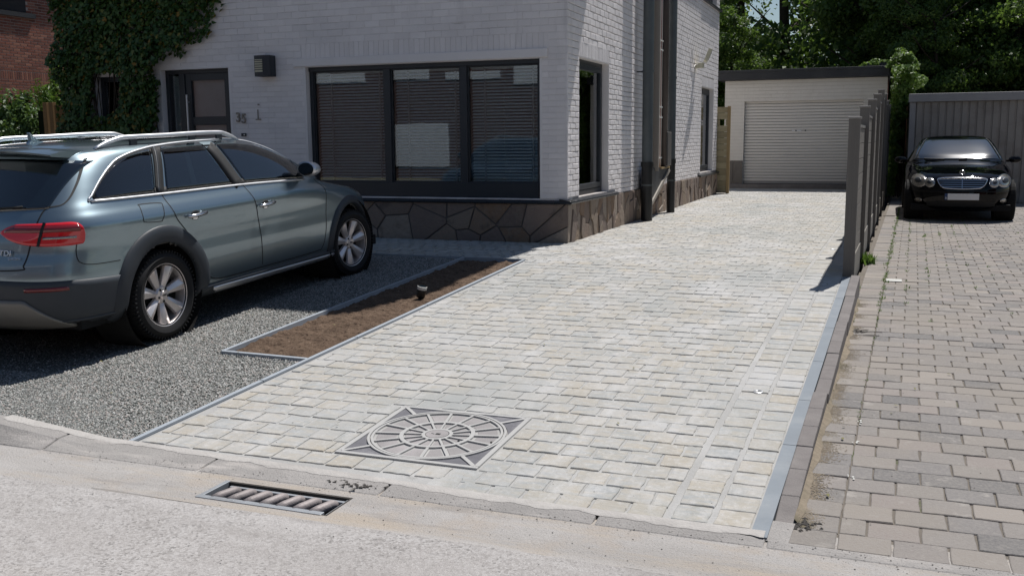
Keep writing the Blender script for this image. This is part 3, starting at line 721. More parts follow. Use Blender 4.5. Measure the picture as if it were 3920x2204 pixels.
# ------------------------------------------------------------------ bed spotlight, ground spots
sp = empty('garden_spotlight', (-3.95, 7.97, .17)); tag(sp, 'small black spotlight with a white rim tilted up in the planting bed', 'garden light')
T = Matrix.Translation((-3.95, 7.97, .19)) @ Euler((0, R(12), 0)).to_matrix().to_4x4() @ Euler((0, R(-90), 0)).to_matrix().to_4x4()
mb = MB(); mb.lathe([(.0, 0), (.034, 0), (.04, .012), (.04, .052), (.044, .055), (.044, .075), (.040, .078)], 20, T); mb.obj('housing', M['blackpipe'], sp, auto=35)
mb = MB(); mb.lathe([(.041, .076), (.045, .078), (.045, .105), (.041, .108)], 20, T); mb.obj('rim', M['whiteplastic'], sp, auto=35)
mb = MB(); mb.lathe([(.041, .106), (.0, .106)], 20, T); mb.obj('lens', M['carglass'], sp)
mb = MB(); mb.box((-3.965, 7.955, .08), (-3.935, 7.985, .20)); mb.obj('spike', M['blackpipe'], sp)
def ground_spot(x, y, lab, r=.028):
    e = empty('ground_spotlight', (x, y, zd(y))); tag(e, lab, 'ground light', 'round metal lights set in the driveway')
    T = Matrix.Translation((x, y, zd(y)+.002)) @ Euler((sd_slope(y), 0, 0)).to_matrix().to_4x4() @ Euler((0, R(-90), 0)).to_matrix().to_4x4()
    mb = MB(); mb.lathe([(r, -.01), (r, .004), (r*.8, .006), (r*.72, .004)], 24, T); mb.obj('ring', M['satin'], e, auto=35)
    mb = MB(); mb.lathe([(r*.74, .0035), (0, .0042)], 24, T); mb.obj('lens', M['lampclear'], e)
ground_spot(-.675, 5.87, 'nearest round metal ground light, set in the border setts beside the edging strip')
ground_spot(-.575, 12.03, 'small bright ground light in the driveway near the first fence shadow tips', .03)
fe = tag(MB().box((.02, 10.55, zn(10.5)+.002), (.17, 10.72, zn(10.5)+.012)).obj('ground_light_cover', M['whiteplastic'], bevel=.004), 'small white flat light cover in the right-hand paving by the fence', 'light cover')
# white paint splashes on the neighbour's border blocks are flat marks
mb = MB(); rd = random.Random(9)
for cx, cy in ((-.105, 4.70), (-.09, 5.24), (-.085, 5.6)):
    for _ in range(5):
        a = rd.gauss(cx, .012); b = rd.gauss(cy, .03); s = rd.uniform(.003, .007); z = zn(b)+.0065
        mb.add([(a+s*math.cos(t)*rd.uniform(.7, 1.2), b+1.6*s*math.sin(t)*rd.uniform(.7, 1.2), z) for t in lin(0, 5.4, 7)], [tuple(range(8))])
tag(mb.obj('paint_splashes', M['whiteplastic']), 'white paint splashes on the border blocks of the right-hand paving', 'paint marks', kind='stuff')

# ------------------------------------------------------------------ decorative square access cover
mc = empty('access_cover', (-2.215, 4.64, .035)); tag(mc, 'square access cover with a round wheel pattern of light ribs set in the driveway', 'manhole cover')
CX, CY, HS = -2.215, 4.635, .385; CZ = zd(CY)+.002
MT = Matrix.Translation((CX, CY, CZ)) @ Euler((sd_slope(CY), 0, 0)).to_matrix().to_4x4()
def mt(a, b, h): return tuple(MT @ Vector((a, b, h)))
MB().prism([(-HS, -HS), (HS, -HS), (HS, HS), (-HS, HS)], -.05, -.012, mt).obj('base', M['liddeep'], mc)
def ringp(mb, r0, r1, h0, h1, n=72):
    for k in range(n):
        a, b = 2*math.pi*k/n, 2*math.pi*(k+1)/n
        q = [(r0*math.cos(a), r0*math.sin(a)), (r1*math.cos(a), r1*math.sin(a)), (r1*math.cos(b), r1*math.sin(b)), (r0*math.cos(b), r0*math.sin(b))]
        mb.hexa([mt(*p, h0) for p in q]+[mt(*p, h1) for p in q])
mb = MB(); w = .014
for s in (-1, 1):
    mb.prism([(-HS-w, s*HS-w), (HS+w, s*HS-w), (HS+w, s*HS+w), (-HS-w, s*HS+w)], -.05, .003, mt)
    mb.prism([(s*HS-w, -HS+w), (s*HS+w, -HS+w), (s*HS+w, HS-w), (s*HS-w, HS-w)], -.05, .003, mt)
mb.obj('frame', M['lidrib'], mc, bevel=.003)
mb = MB(); ringp(mb, .362, .375, -.04, .004); ringp(mb, .343, .356, -.04, .003); mb.obj('outer_ring', M['lidrib'], mc)
mb = MB(); ringp(mb, .183, .205, -.04, .0025); mb.obj('middle_ring', M['lidrib'], mc)
mb = MB(); ringp(mb, .066, .085, -.04, .0025); mb.obj('hub_ring', M['lidrib'], mc)
mb = MB(); mb.prism([(.062*math.cos(t), .062*math.sin(t)) for t in lin(0, 2*math.pi*31/32, 31)], -.03, .003, mt); mb.obj('hub', M['lidstone'], mc)
mb = MB(); mb.prism([(-.006, -.014), (.02, -.014), (.02, .006), (-.006, .006)], .0032, .0042, mt); mb.prism([(-.034, -.004), (-.012, -.012), (-.012, -.008), (-.03, -.001)], .0032, .0042, mt); mb.obj('lifting_slot', M['liddeep'], mc)
NS = 16
def spoke(t, r0, r1, w, name, mat, h=.002):
    c, s = math.cos(t), math.sin(t)
    q = [(r0*c+w*s, r0*s-w*c), (r1*c+w*s, r1*s-w*c), (r1*c-w*s, r1*s+w*c), (r0*c-w*s, r0*s+w*c)]
    MB().prism(q, -.04, h, mt).obj(name, mat, mc)
def wedge(t0, t1, r0, r1, g, name, mat, h):
    n = 5; mb = MB(); a0, a1 = t0+g/r0, t1-g/r0; b0, b1 = t0+g/r1, t1-g/r1
    q = [((r1-g)*math.cos(b0+(b1-b0)*k/n), (r1-g)*math.sin(b0+(b1-b0)*k/n)) for k in range(n+1)]+[((r0+g)*math.cos(a1+(a0-a1)*k/n), (r0+g)*math.sin(a1+(a0-a1)*k/n)) for k in range(n+1)]
    MB().prism(q, -.04, h, mt, .003).obj(name, mat, mc)
for k in range(NS):
    t = 2*math.pi*(k+.5)/NS; spoke(t, .205, .345, .0072, 'outer_rib', M['lidrib'])
    wedge(t, t+2*math.pi/NS, .205, .343, .0160, 'outer_infill', M['lidstone'], -.005)
    spoke(t, .08, .185, .0062 if k % 2 else .005, 'inner_rib', M['lidrib'])
    wedge(t, t+2*math.pi/NS, .085, .183, .0105, 'inner_infill', M['lidstone'], -.005)
for k in range(4):
    t = math.pi/4+k*math.pi/2; spoke(t, .374, HS*1.414-.012, .0105, 'corner_rib', M['lidrib'], .003)
    c = [(HS-w)*(1 if math.cos(t) > 0 else -1), (HS-w)*(1 if math.sin(t) > 0 else -1)]
    for sgn in (-1, 1):
        arc = [(.381*math.cos(t+sgn*a), .381*math.sin(t+sgn*a)) for a in lin(.045, .70, 8)]
        arc = [p for p in arc if abs(p[0]) < HS-w and abs(p[1]) < HS-w]
        d = sgn*.016; corner = (c[0]-(d*math.sin(t) if True else 0)-.004*math.cos(t), c[1]+d*math.cos(t)-.004*math.sin(t))
        corner = (max(-HS+w, min(HS-w, corner[0])), max(-HS+w, min(HS-w, corner[1])))
        MB().prism(arc+[corner], -.04, -.003, mt).obj('corner_infill', M['liddark'], mc)
mb = MB()
for (a, rr) in ((60, .155), (165, .16), (-20, .16), (-4, .325)): mb.prism([(rr*math.cos(R(a))+.007*math.cos(t), rr*math.sin(R(a))+.007*math.sin(t)) for t in lin(0, 5.9, 11)], -.0015, -.0008, mt)
mb.obj('key_holes', M['liddeep'], mc)

# ------------------------------------------------------------------ street gully with slanted bars
gg = empty('drain_grate', (-2.55, 3.6, 0)); tag(gg, 'rectangular street drain with seven round bars in the gutter', 'drain')
mb = MB(); d = .32
for a, b in (((GX0, GY0, -d), (GX1, GY0+.012, -.001)), ((GX0, GY1-.012, -d), (GX1, GY1, -.001)), ((GX0, GY0+.012, -d), (GX0+.012, GY1-.012, -.001)), ((GX1-.012, GY0+.012, -d), (GX1, GY1-.012, -.001)), ((GX0, GY0, -d-.02), (GX1, GY1, -d))): mb.box(a, b)
mb.obj('pit', M['pitdark'], gg)
mb = MB(); mb.box((GX0-.004, GY0-.004, -.05), (GX1-.03, GY0+.03, .004)); mb.box((GX0-.004, GY0+.03, -.05), (GX0+.02, GY1, .003)); mb.box((GX0+.05, GY1-.052, -.03), (GX1-.01, GY1-.034, -.006)); mb.box((GX1-.02, GY0+.02, -.05), (GX1, GY1-.02, -.004))
mb.obj('frame', M['steel'], gg, bevel=.002)
for k in range(7):
    x = GX0+.085+k*.087
    mb = MB(); mb.tube([(x-.018, GY0+.026, -.014), (x+.0, GY0+.06, -.008), (x+.022, GY1-.085, -.008), (x+.028, GY1-.065, -.016)], [.019, .022, .022, .019], 14); mb.obj('bar', M['castiron'], gg, smooth=True)
# joint crack of the gutter
mb = MB(); x = -6.5; rows = []
while x < 3: rows.append((x, 3.425+.01*noise.noise(Vector((x*2.3, 0, 4))), .0012+.002*abs(noise.noise(Vector((x*3, 7, 0)))))); x += .06
for (x0, y0, w0), (x1, y1, w1) in zip(rows[:-1], rows[1:]):
    if noise.noise(Vector((x0*.9, 2, 9))) > -.12: mb.add([(x0, y0-w0, .004), (x1, y1-w1, .004), (x1, y1+w1, .004), (x0, y0+w0, .004)], [(0, 1, 2, 3)])
tag(mb.obj('gutter_joint', M['pitdark']), kind='structure')
# ------------------------------------------------------------------ white house
XS, YF, X0, Y1H, ZB, ZT = -3.785, 11.87, -11.80, 23.3, .30, 7.05
house = empty('white_house', (-7.9, 17.5, .3)); tag(house, 'white painted brick house with dark stone plinth and anthracite windows beside the driveway', 'house')
ZP = .84          # top of the plinth
ZSTEP = 2.66
# openings: facade (x0,x1,z0,z1), side (y0,y1,z0,z1)
WIN = (-7.57, -4.15, .86, 2.62); DOOR = (-10.03, -8.835, .32, 2.66); IVW = (-11.25, -10.6, .9, 2.60)
S1 = (12.37, 13.81, .86, 2.66); S2 = (21.19, 22.73, .88, 2.70); S3 = (21.3, 22.9, 4.52, 5.9)
LINTEL = (-7.75, -4.045, 2.625, 2.735)
def wall_cells(u0, u1, z0, z1, holes):
    us = sorted(set([u0, u1]+[h[i] for h in holes for i in (0, 1) if u0 < h[i] < u1])); zs_ = sorted(set([z0, z1]+[h[i] for h in holes for i in (2, 3) if z0 < h[i] < z1]))
    for a, b in zip(us[:-1], us[1:]):
        for c, d in zip(zs_[:-1], zs_[1:]):
            m, k = (a+b)/2, (c+d)/2
            if not any(h[0] < m < h[1] and h[2] < k < h[3] for h in holes): yield a, b, c, d
fh = [WIN, DOOR, IVW]; sh = [S1, S2, S3]
mb = MB(); TH = .24
for a, b, c, d in wall_cells(X0, XS-TH, .1, ZT, fh): mb.box((a, YF+.011, c), (b, YF+TH, d))
mb.box((XS-TH, YF+.011, .1), (XS-.011, YF+TH, ZT))
mb.obj('front_wall', M['facadejoint'], house)
mb = MB()
for a, b, c, d in wall_cells(YF+TH, Y1H, .1, ZT, sh): mb.box((XS-TH, a, c), (XS-.011, b, d))
mb.obj('side_wall', M['whitejoint'], house)
mb = MB(); mb.box((X0, YF+TH, .1), (X0+TH, Y1H-TH, ZT)); mb.box((X0, Y1H-TH, .1), (XS-TH, Y1H, ZT)); mb.obj('rear_walls', M['whitepaint'], house)
mb = MB(); mb.box((X0+TH, YF+1.4, .1), (XS-TH-1.2, YF+1.45, ZT)); mb.box((XS-TH-1.2, YF+TH, .1), (XS-TH-1.15, YF+1.4, ZT)); mb.box((XS-TH-.9, Y1H-3, .1), (XS-TH-.85, Y1H-TH, ZT)); mb.box((X0+TH, YF+TH, .2), (XS-TH, Y1H-TH, .3)); mb.box((X0+TH, YF+TH, 2.95), (XS-TH, Y1H-TH, 3.1)); mb.obj('inner_partitions', M['room'], house)
# roof: eaves along the side; unseen front piece added for the corner's ground shadow
mb = MB(); mb.box((X0-.3, YF+2.7, ZT), (XS+.45, Y1H+.4, ZT+.16)); mb.obj('roof', M['darkmetal'], house)
mb = MB(); pr = [(11.80, 9.25), (12.6, 8.68), (13.1, 8.15), (13.72, 7.36), (14.56, 7.22)]
poly = pr+[(14.56, ZT), (11.80, ZT)]
mb.prism(poly, X0-.3, -2.88, lambda y, z, h: (h, y, z)); mb.obj('front_shadow_caster', M['roof'], house)
# bricks -------------------------------------------------
def brick_proto(nm, L, H, D, ch, mat, jit, seed): 
    me = block(nm, L, H, D, ch, mat, jit, 1, seed); return me
BL, BH1, BH2 = .225, .0722, .088
bp1 = [brick_proto('brick', BL+.0015, BH1-.0035, .03, .0028, M['whitebrick'], .0012, s) for s in range(7)]
bp2 = [brick_proto('brick', BL+.0015, BH2-.0035, .03, .003, M['whitebrick'], .003, 20+s) for s in range(7)]
protos = bp1+bp2
protos_s = [brick_proto('brick', BL-.009, BH1-.008, .03, .006, M['whitebrick'], .003, 30+s) for s in range(7)]+[brick_proto('brick', BL-.009, BH2-.008, .03, .0065, M['whitebrick'], .003, 40+s) for s in range(7)]
ROTF = Matrix(((1, 0, 0), (0, 0, -1), (0, 1, 0)))            # (a,b,n) -> facade: a=x, b=z, n=-y
ROTS = Matrix(((0, 0, 1), (1, 0, 0), (0, 1, 0)))             # side: a=y, b=z, n=+x
def soldier(items, fn, rot, u0, u1, z0, z1, pitch=.075):
    u = u0
    while u < u1-.02:
        items.append((random.randrange(7), fn(u+pitch/2, (z0+z1)/2, random.uniform(-.001, .002)), rot @ Euler((0, 0, R(90))).to_matrix(), ((z1-z0)/BL, pitch/BH1, 1))); u += pitch
def lay(fn, rot, u0, u1, z0, z1, holes, rough):
    items = []; z = z0; c = 0
    while z < z1:
        h = BH1 if z < ZSTEP-.01 else BH2
        if z < ZSTEP-.01 and z+h > ZSTEP: h = ZSTEP-z+.0001
        k0 = 0 if h == BH1 else 7
        u = u0-(c % 2)*BL/2-.0
        segs = []
        while u < u1:
            a, b = max(u, u0), min(u+BL, u1)
            parts = [(a, b)]
            for hh in holes:
                if hh[2] < z+h*.5 < hh[3]:
                    q = []
                    for p, r in parts:
                        if r <= hh[0] or p >= hh[1]: q.append((p, r)); continue
                        if p < hh[0]: q.append((p, hh[0]))
                        if r > hh[1]: q.append((hh[1], r))
                    parts = q
            for p, r in parts:
                if r-p > .025:
                    rr = rot @ Euler((random.gauss(0, .012)*rough, random.gauss(0, .006)*rough, random.gauss(0, .008)*rough)).to_matrix()
                    items.append((random.randrange(7)+(0 if h < .08 else 7), fn((p+r)/2, z+h/2+random.gauss(0, .0008)*rough, random.uniform(-.0022, .0028)*rough), rr, ((r-p)/BL*1.0, (h/(BH1 if h < .08 else BH2)), 1)))
            u += BL
        z += h; c += 1
    return items
FF = lambda u, z, n: (u, YF+.0055-n, z)
FS = lambda u, z, n: (XS+n, u, z)
it = lay(FF, ROTF, X0, XS, ZP+.02, 4.9, fh+[LINTEL, (WIN[0]-.05, WIN[1]+.1, 2.7, 2.93)], .5)
soldier(it, FF, ROTF, WIN[0]-.05, WIN[1]+.1, 2.735, 2.925)
vis = lambda p: .1 if p[0] < -9.6 or p[2] < 1.15 and p[0] < -7.3 else 1
pieces(house, 'brick', protos, it, 300, 'front_bricks', .2, vis)
so_ = [(S1[0], S1[1], S1[3], S1[3]+.205), (S2[0], S2[1], S2[3], S2[3]+.205)]
it = lay(FS, ROTS, YF-.0, Y1H, .80, 6.6, sh+so_+[(YF, 14.18, .7, ZP+.01), (20.9, 23.4, .7, ZP+.01)], .8)
for h in so_: soldier(it, FS, ROTS, h[0], h[1], h[2], h[3], .068)
pieces(house, 'brick', protos_s, it, 300, 'side_bricks', .2, lambda p: .1 if 15.0 < p[1] < 17.6 else 1)
# lintel and reveals
MB().box((LINTEL[0], YF-.018, LINTEL[2]), (LINTEL[1], YF+.02, LINTEL[3])).obj('lintel', M['whitepaint'], house, bevel=.006)
def reveal_f(h, d=.14):
    mb = MB(); mb.box((h[0]-.03, YF+.004, h[2]), (h[0]+.004, YF+d, h[3])); mb.box((h[1]-.004, YF+.004, h[2]), (h[1]+.03, YF+d, h[3])); mb.box((h[0]+.004, YF+.004, h[3]-.004), (h[1]-.004, YF+d, h[3]+.03)); mb.obj('window_reveal', M['whitepaint'], house)
def reveal_s(h, d=.14):
    mb = MB(); mb.box((XS-d, h[0]-.03, h[2]), (XS-.004, h[0]+.004, h[3])); mb.box((XS-d, h[1]-.004, h[2]), (XS-.004, h[1]+.03, h[3])); mb.box((XS-d, h[0]+.004, h[3]-.004), (XS-.004, h[1]-.004, h[3]+.03)); mb.obj('window_reveal', M['whitepaint'], house)
for h in fh: reveal_f(h)
for h in sh: reveal_s(h)
# plinth of irregular flagstones --------------------------
def clip(poly, nx, ny, d):
    out = []; n = len(poly)
    for i in range(n):
        a, b = poly[i], poly[(i+1) % n]; da = a[0]*nx+a[1]*ny-d; db = b[0]*nx+b[1]*ny-d
        if da <= 0: out.append(a)
        if (da < 0 < db) or (db < 0 < da):
            t = da/(da-db); out.append((a[0]+(b[0]-a[0])*t, a[1]+(b[1]-a[1])*t))
    return out
def voronoi(u0, u1, v0, v1, nu, nv, su, rd, gap):
    pts = []; n_ = int(nu*nv*1.15); md = .62*math.sqrt((u1-u0)*su*(v1-v0)/n_)
    for _ in range(9000):
        q = (rd.uniform(u0, u1), rd.uniform(v0, v1)); k_ = md*rd.choice((.55, .8, 1.15, 1.5))
        if all(math.hypot((q[0]-p[0])*su, q[1]-p[1]) > k_ for p in pts): pts.append(q)
        if len(pts) >= n_: break
    res = []
    for i, p in enumerate(pts):
        poly = [(u0*su, v0), (u1*su, v0), (u1*su, v1), (u0*su, v1)]; P_ = (p[0]*su, p[1])
        for j, q in enumerate(pts):
            if i == j: continue
            Q = (q[0]*su, q[1]); dx, dy = Q[0]-P_[0], Q[1]-P_[1]; L = math.hypot(dx, dy)
            if L > 2.2: continue
            dx /= L; dy /= L; m = ((P_[0]+Q[0])/2*dx+(P_[1]+Q[1])/2*dy)-gap
            poly = clip(poly, dx, dy, m)
            if len(poly) < 3: break
        if len(poly) >= 3:
            A = abs(sum(poly[k][0]*poly[(k+1) % len(poly)][1]-poly[(k+1) % len(poly)][0]*poly[k][1] for k in range(len(poly))))/2
            if A > .0008: res.append([(a/su, b) for a, b in poly])
    return res
mb = MB(); mb.box((X0, YF+.002, .12), (DOOR[0]-.1, YF+.0105, ZP-.04)); mb.box((DOOR[1]+.1, YF+.002, .12), (XS+.0, YF+.0105, ZP-.04)); mb.box((XS-.0105, YF+.0105, .12), (XS-.002, Y1H, .80)); mb.obj('plinth_mortar', M['plinthjoint'], house)
rd = random.Random(21)
for u0, u1, nu in ((X0, DOOR[0]-.12, 5), (DOOR[1]+.12, XS+.012, 14)):
    for poly in voronoi(u0, u1, .285, ZP-.045, nu, 2, .8, rd, .0075):
        t = rd.uniform(.004, .016)
        ka, kb, ca_, cb_ = rd.uniform(-.03, .03), rd.uniform(-.05, .05), sum(q[0] for q in poly)/len(poly), sum(q[1] for q in poly)/len(poly)
        MB().prism(poly, .0, -t-.006, lambda a, b, h: (a, YF+h*(1+14*(ka*(a-ca_)+kb*(b-cb_))), b), .007).obj('flagstone', M['plinth'], house)
for u0, u1, nu, zt_ in ((YF, 14.1, 11, ZP-.045), (14.1, 20.95, 27, .80), (20.95, Y1H, 9, .80)):
    for poly in voronoi(u0, u1, .285, zt_, nu, 2, 1.5, rd, .006):
        t = rd.uniform(.006, .034)
        ka, kb, ca_, cb_ = rd.uniform(-.05, .05), rd.uniform(-.05, .05), sum(q[0] for q in poly)/len(poly), sum(q[1] for q in poly)/len(poly)
        MB().prism(poly, .0, t+.004, lambda a, b, h: (XS+h*(1+10*(ka*(a-ca_)+kb*(b-cb_))), a, b), .007).obj('flagstone', M['plinth'], house)
# dark rounded sill tiles
def sill_f(x0, x1):
    n = max(1, round((x1-x0)/.225)); w = (x1-x0)/n
    for k in range(n):
        a, b = x0+k*w+.002, x0+(k+1)*w-.002
        pf = [(YF+.10, ZP+.018), (YF-.02, ZP-.002), (YF-.040, ZP-.012), (YF-.048, ZP-.028), (YF-.040, ZP-.045), (YF-.022, ZP-.05), (YF+.0, ZP-.045), (YF+.10, ZP-.03)]
        MB().prism(pf, a, b, lambda y, z, h: (h, y, z)).obj('sill_tile', M['sill'], house, bevel=.003)
def sill_s(y0, y1, zoff=0, xo=0):
    n = max(1, round((y1-y0)/.225)); w = (y1-y0)/n
    for k in range(n):
        a, b = y0+k*w+.002, y0+(k+1)*w-.002; Z = ZP+zoff
        pf = [(XS-.10, Z+.02), (XS+.045, Z-.002), (XS+.062, Z-.012), (XS+.070, Z-.028), (XS+.062, Z-.043), (XS+.045, Z-.048), (XS, Z-.045), (XS-.10, Z-.03)]
        MB().prism(pf, a, b, lambda x, z, h: (x, h, z)).obj('sill_tile', M['sill'], house, bevel=.003)
sill_f(-8.7, XS+.05); sill_s(YF-.045, 14.17); sill_s(20.95, 23.42, .0); sill_s(21.15, 23.35, 3.66)
# windows ---------------------------------------------------
def frame_rect(mb, u0, u1, z0, z1, w, d0, d1, fn):
    def bx(a, b, c, d):
        p, q = fn(a, c, d0), fn(b, d, d1); mb.box(tuple(min(p[i], q[i]) for i in range(3)), tuple(max(p[i], q[i]) for i in range(3)))
    bx(u0, u0+w, z0, z1); bx(u1-w, u1, z0, z1); bx(u0+w, u1-w, z1-w, z1); bx(u0+w, u1-w, z0, z0+w)
F0 = lambda u, z, n: (u, YF+n, z)
S0 = lambda u, z, n: (XS-n, u, z)
def pane(parent, fn, u0, u1, z0, z1, n):
    p, q = fn(u0, z0, n), fn(u1, z1, n+.012); MB().box(tuple(min(p[i], q[i]) for i in range(3)), tuple(max(p[i], q[i]) for i in range(3))).obj('pane', M['glass'], parent)
mb = MB(); frame_rect(mb, WIN[0]+.005, WIN[1]-.005, WIN[2], WIN[3]-.005, .055, .10, .20, F0)
for xm, w in ((-6.36, .10), (-5.24, .10)): mb.box((xm-w/2, YF+.09, WIN[2]+.05), (xm+w/2, YF+.20, WIN[3]-.05))
mb.box((WIN[0]+.05, YF+.085, WIN[2]+.005), (WIN[1]-.05, YF+.19, 1.055)); mb.box((WIN[0]+.01, YF+.075, 2.56), (WIN[1]-.01, YF+.18, WIN[3]-.002))
fr = mb.obj('window_frame', M['anthracite'], house, bevel=.004)
bays = [(WIN[0]+.055, -6.41), (-6.31, -5.29), (-5.19, WIN[1]-.055)]
for a, b in bays: pane(fr, F0, a, b, 1.05, 2.565, .14)
mb = MB()
for a, b in bays: frame_rect(mb, a, b, 1.055, 2.56, .018, .118, .14, F0)
mb.obj('sash', M['anthracite'], fr)
# blinds
for i, ((a, b), lb) in enumerate(zip(bays, ('left-hand', 'middle', 'right-hand'))):
    bl = empty('venetian_blind', ((a+b)/2, YF+.25, 2.55)); tag(bl, f'grey slatted blind behind the {lb} pane of the wide front window', 'blind', 'blinds behind the wide front window')
    z = 1.075; sm = MB().box((a+.03, -.024, -.0012), (b-.03, .024, .0012), Euler((R(30), 0, 0)).to_matrix().to_4x4()).mesh('slat', M['blind'])
    while z < 2.53:
        o = bpy.data.objects.new('slat', sm); o.location = (0, YF+.215, z); link(o, bl); z += .0415
    MB().box((a+.02, YF+.18, 2.53), (b-.02, YF+.245, 2.565)).obj('head_rail', M['blind'], bl)
    for u in (a+.22*(b-a), b-.10*(b-a)):
        MB().box((u-.012, YF+.186, 1.07), (u+.012, YF+.1875, 2.54)).obj('ladder_tape', M['blindcord'], bl)
# door with side light
df = MB(); frame_rect(df, DOOR[0]+.005, DOOR[1]-.005, DOOR[2], DOOR[3], .06, .10, .2, F0); df.box((-9.78, YF+.09, .32), (-9.68, YF+.2, 2.6))
df = df.obj('door_frame', M['anthracite'], house, bevel=.004)
mb = MB(); frame_rect(mb, -9.68, -8.895, .33, 2.6, .10, .11, .17, F0); mb.box((-9.58, YF+.112, .43), (-8.99, YF+.165, .9)); mb.box((-9.58, YF+.112, 1.86), (-8.99, YF+.165, 1.98))
dl = mb.obj('door', M['anthracite'], house, bevel=.004); pane(dl, F0, -9.58, -8.99, 1.98, 2.5, .13); pane(dl, F0, -9.58, -8.99, .9, 1.86, .13)
pane(df, F0, -9.97, -9.78, .4, 2.6, .14); MB().box((-9.98, YF+.21, .4), (-8.95, YF+.2, 2.58)).obj('frosted_screen', simple('frosted_grey', (.30, .32, .34), .7), df)
mb = MB(); mb.tube([(-9.63, YF+.06, 1.2), (-9.63, YF+.06, 2.3)], .014, 10); mb.box((-9.64, YF+.06, 1.3), (-9.62, YF+.11, 1.32)); mb.box((-9.64, YF+.06, 2.18), (-9.62, YF+.11, 2.2)); mb.obj('handle', M['satin'], dl)
# small windows
def win_s(h, nm, split=False):
    mb = MB(); frame_rect(mb, h[0]+.005, h[1]-.005, h[2], h[3]-.005, .065, .10, .18, S0); f_ = mb.obj('window_frame', M['anthracite'], house, bevel=.004)
    mb = MB(); frame_rect(mb, h[0]+.065, h[1]-.065, h[2]+.075, h[3]-.065, .07, .085, .15, S0); s_ = mb.obj('sash', M['anthracite'], f_, bevel=.004)
    pane(f_, S0, h[0]+.13, h[1]-.13, h[2]+.14, h[3]-.13, .115)
    return f_
win_s(S1, 'a'); win_s(S2, 'b'); win_s(S3, 'c')
mb = MB(); frame_rect(mb, IVW[0]+.005, IVW[1]-.005, IVW[2], IVW[3]-.005, .07, .10, .18, F0); f_ = mb.obj('window_frame', M['anthracite'], house); pane(f_, F0, IVW[0]+.07, IVW[1]-.07, IVW[2]+.07, IVW[3]-.07, .12)
mb = MB()
for (h, dx) in ((S1, .5), (S2, .35)):
    mb.box((XS-.35, h[1]-dx, h[2]), (XS-.34, h[1]-.02, h[3]))
mb.obj('curtains', M['blind'], house)
mb = MB(); mb.box((-10.95, YF+.3, 1.0), (-10.66, YF+.31, 2.5)); mb.obj('curtains', M['blind'], house)

# ------------------------------------------------------------------ fittings on the house
wl = empty('wall_lamp', (-8.16, YF, 2.65)); tag(wl, 'dark box-shaped wall lamp with louvred cream window between door and wide window', 'wall lamp')
pf = [(-.125, 0), (-.125, -.10), (-.12, -.155), (-.06, -.165), (.03, -.165), (.118, -.14), (.125, -.10), (.125, 0)]
mb = MB(); mb.prism(pf, 2.505, 2.79, lambda a, b, h: (-8.16+a, YF-.004+b, h)); mb.obj('housing', M['anthracite'], wl, bevel=.004)
cw = MB(); zlo, zhi = 2.565, 2.735
cw.box((-8.262, YF-.174, zlo), (-8.14, YF-.12, zhi)); 0 and cw.add([(-8.265, YF-.150, zlo), (-8.125, YF-.1675, zlo), (-8.125, YF-.1675, zhi), (-8.265, YF-.150, zhi), (-8.265, YF-.12, zlo), (-8.125, YF-.12, zlo), (-8.125, YF-.12, zhi), (-8.265, YF-.12, zhi)], [(0, 1, 2, 3), (4, 7, 6, 5), (0, 4, 5, 1), (3, 2, 6, 7), (0, 3, 7, 4), (1, 5, 6, 2)]); cw.obj('diffuser', M['cream'], wl)
for k in range(5):
    z = 2.59+k*.031; MB().box((-8.266, YF-.180, z), (-8.136, YF-.16, z+.009)).obj('louvre', M['anthracite'], wl)
def font_obj(name, txt, size, M4, mat, parent=None, ext=.006, sx=1, spacing=1):
    c = bpy.data.curves.new(name, 'FONT'); c.body = txt; c.size = size; c.extrude = ext; c.bevel_depth = ext*.25; c.space_character = spacing; c.resolution_u = 6
    o = bpy.data.objects.new(name, c); COL.objects.link(o)
    bpy.context.view_layer.update()
    me = bpy.data.meshes.new_from_object(o.evaluated_get(bpy.context.evaluated_depsgraph_get())); bpy.data.objects.remove(o)
    me.name = name; me.materials.clear(); me.materials.append(mat)
    o = bpy.data.objects.new(name, me)
    o.matrix_basis = M4 @ Matrix.Diagonal((sx, 1, 1, 1)); link(o, parent); return o
Mf = Matrix.Translation((-8.735, YF-.012, 1.895)) @ Euler((R(90), 0, 0)).to_matrix().to_4x4()
hn = empty('house_number', (-8.63, YF, 1.9)); tag(hn, 'pale stone house number 35 fixed to the white brick right of the door', 'house number')
font_obj('digit', '3', .19, Mf, M['number'], hn, .010, .85)
font_obj('digit', '5', .19, Mf @ Matrix.Translation((.093, -.018, 0)), M['number'], hn, .010, .85)
mb = MB(); mb.box((-8.365, YF-.018, 1.93), (-8.355, YF-.004, 2.06)); mb.box((-8.40, YF-.016, 1.915), (-8.315, YF-.004, 1.932)); tag(mb.obj('wall_bracket', M['number']), 'small thin metal bracket on the white brick right of the house number', 'bracket')
MB().box((-8.36, YF-.012, 2.12), (-8.335, YF-.003, 2.14)).obj('wall_plug', M['number']).update_tag()
tag(bpy.data.objects['wall_plug'], 'tiny brown wall plug in the white brick above the thin bracket', 'wall plug')
db = empty('doorbell', (-8.61, YF, 1.71)); tag(db, 'small dark doorbell push below the house number, just above the car roof', 'doorbell')
MB().box((-8.655, YF-.018, 1.69), (-8.575, YF-.003, 1.735)).obj('plate', M['anthracite'], db, bevel=.004); MB().tube([(-8.60, YF-.017, 1.712), (-8.60, YF-.024, 1.712)], .011, 12).obj('button', M['whiteplastic'], db)

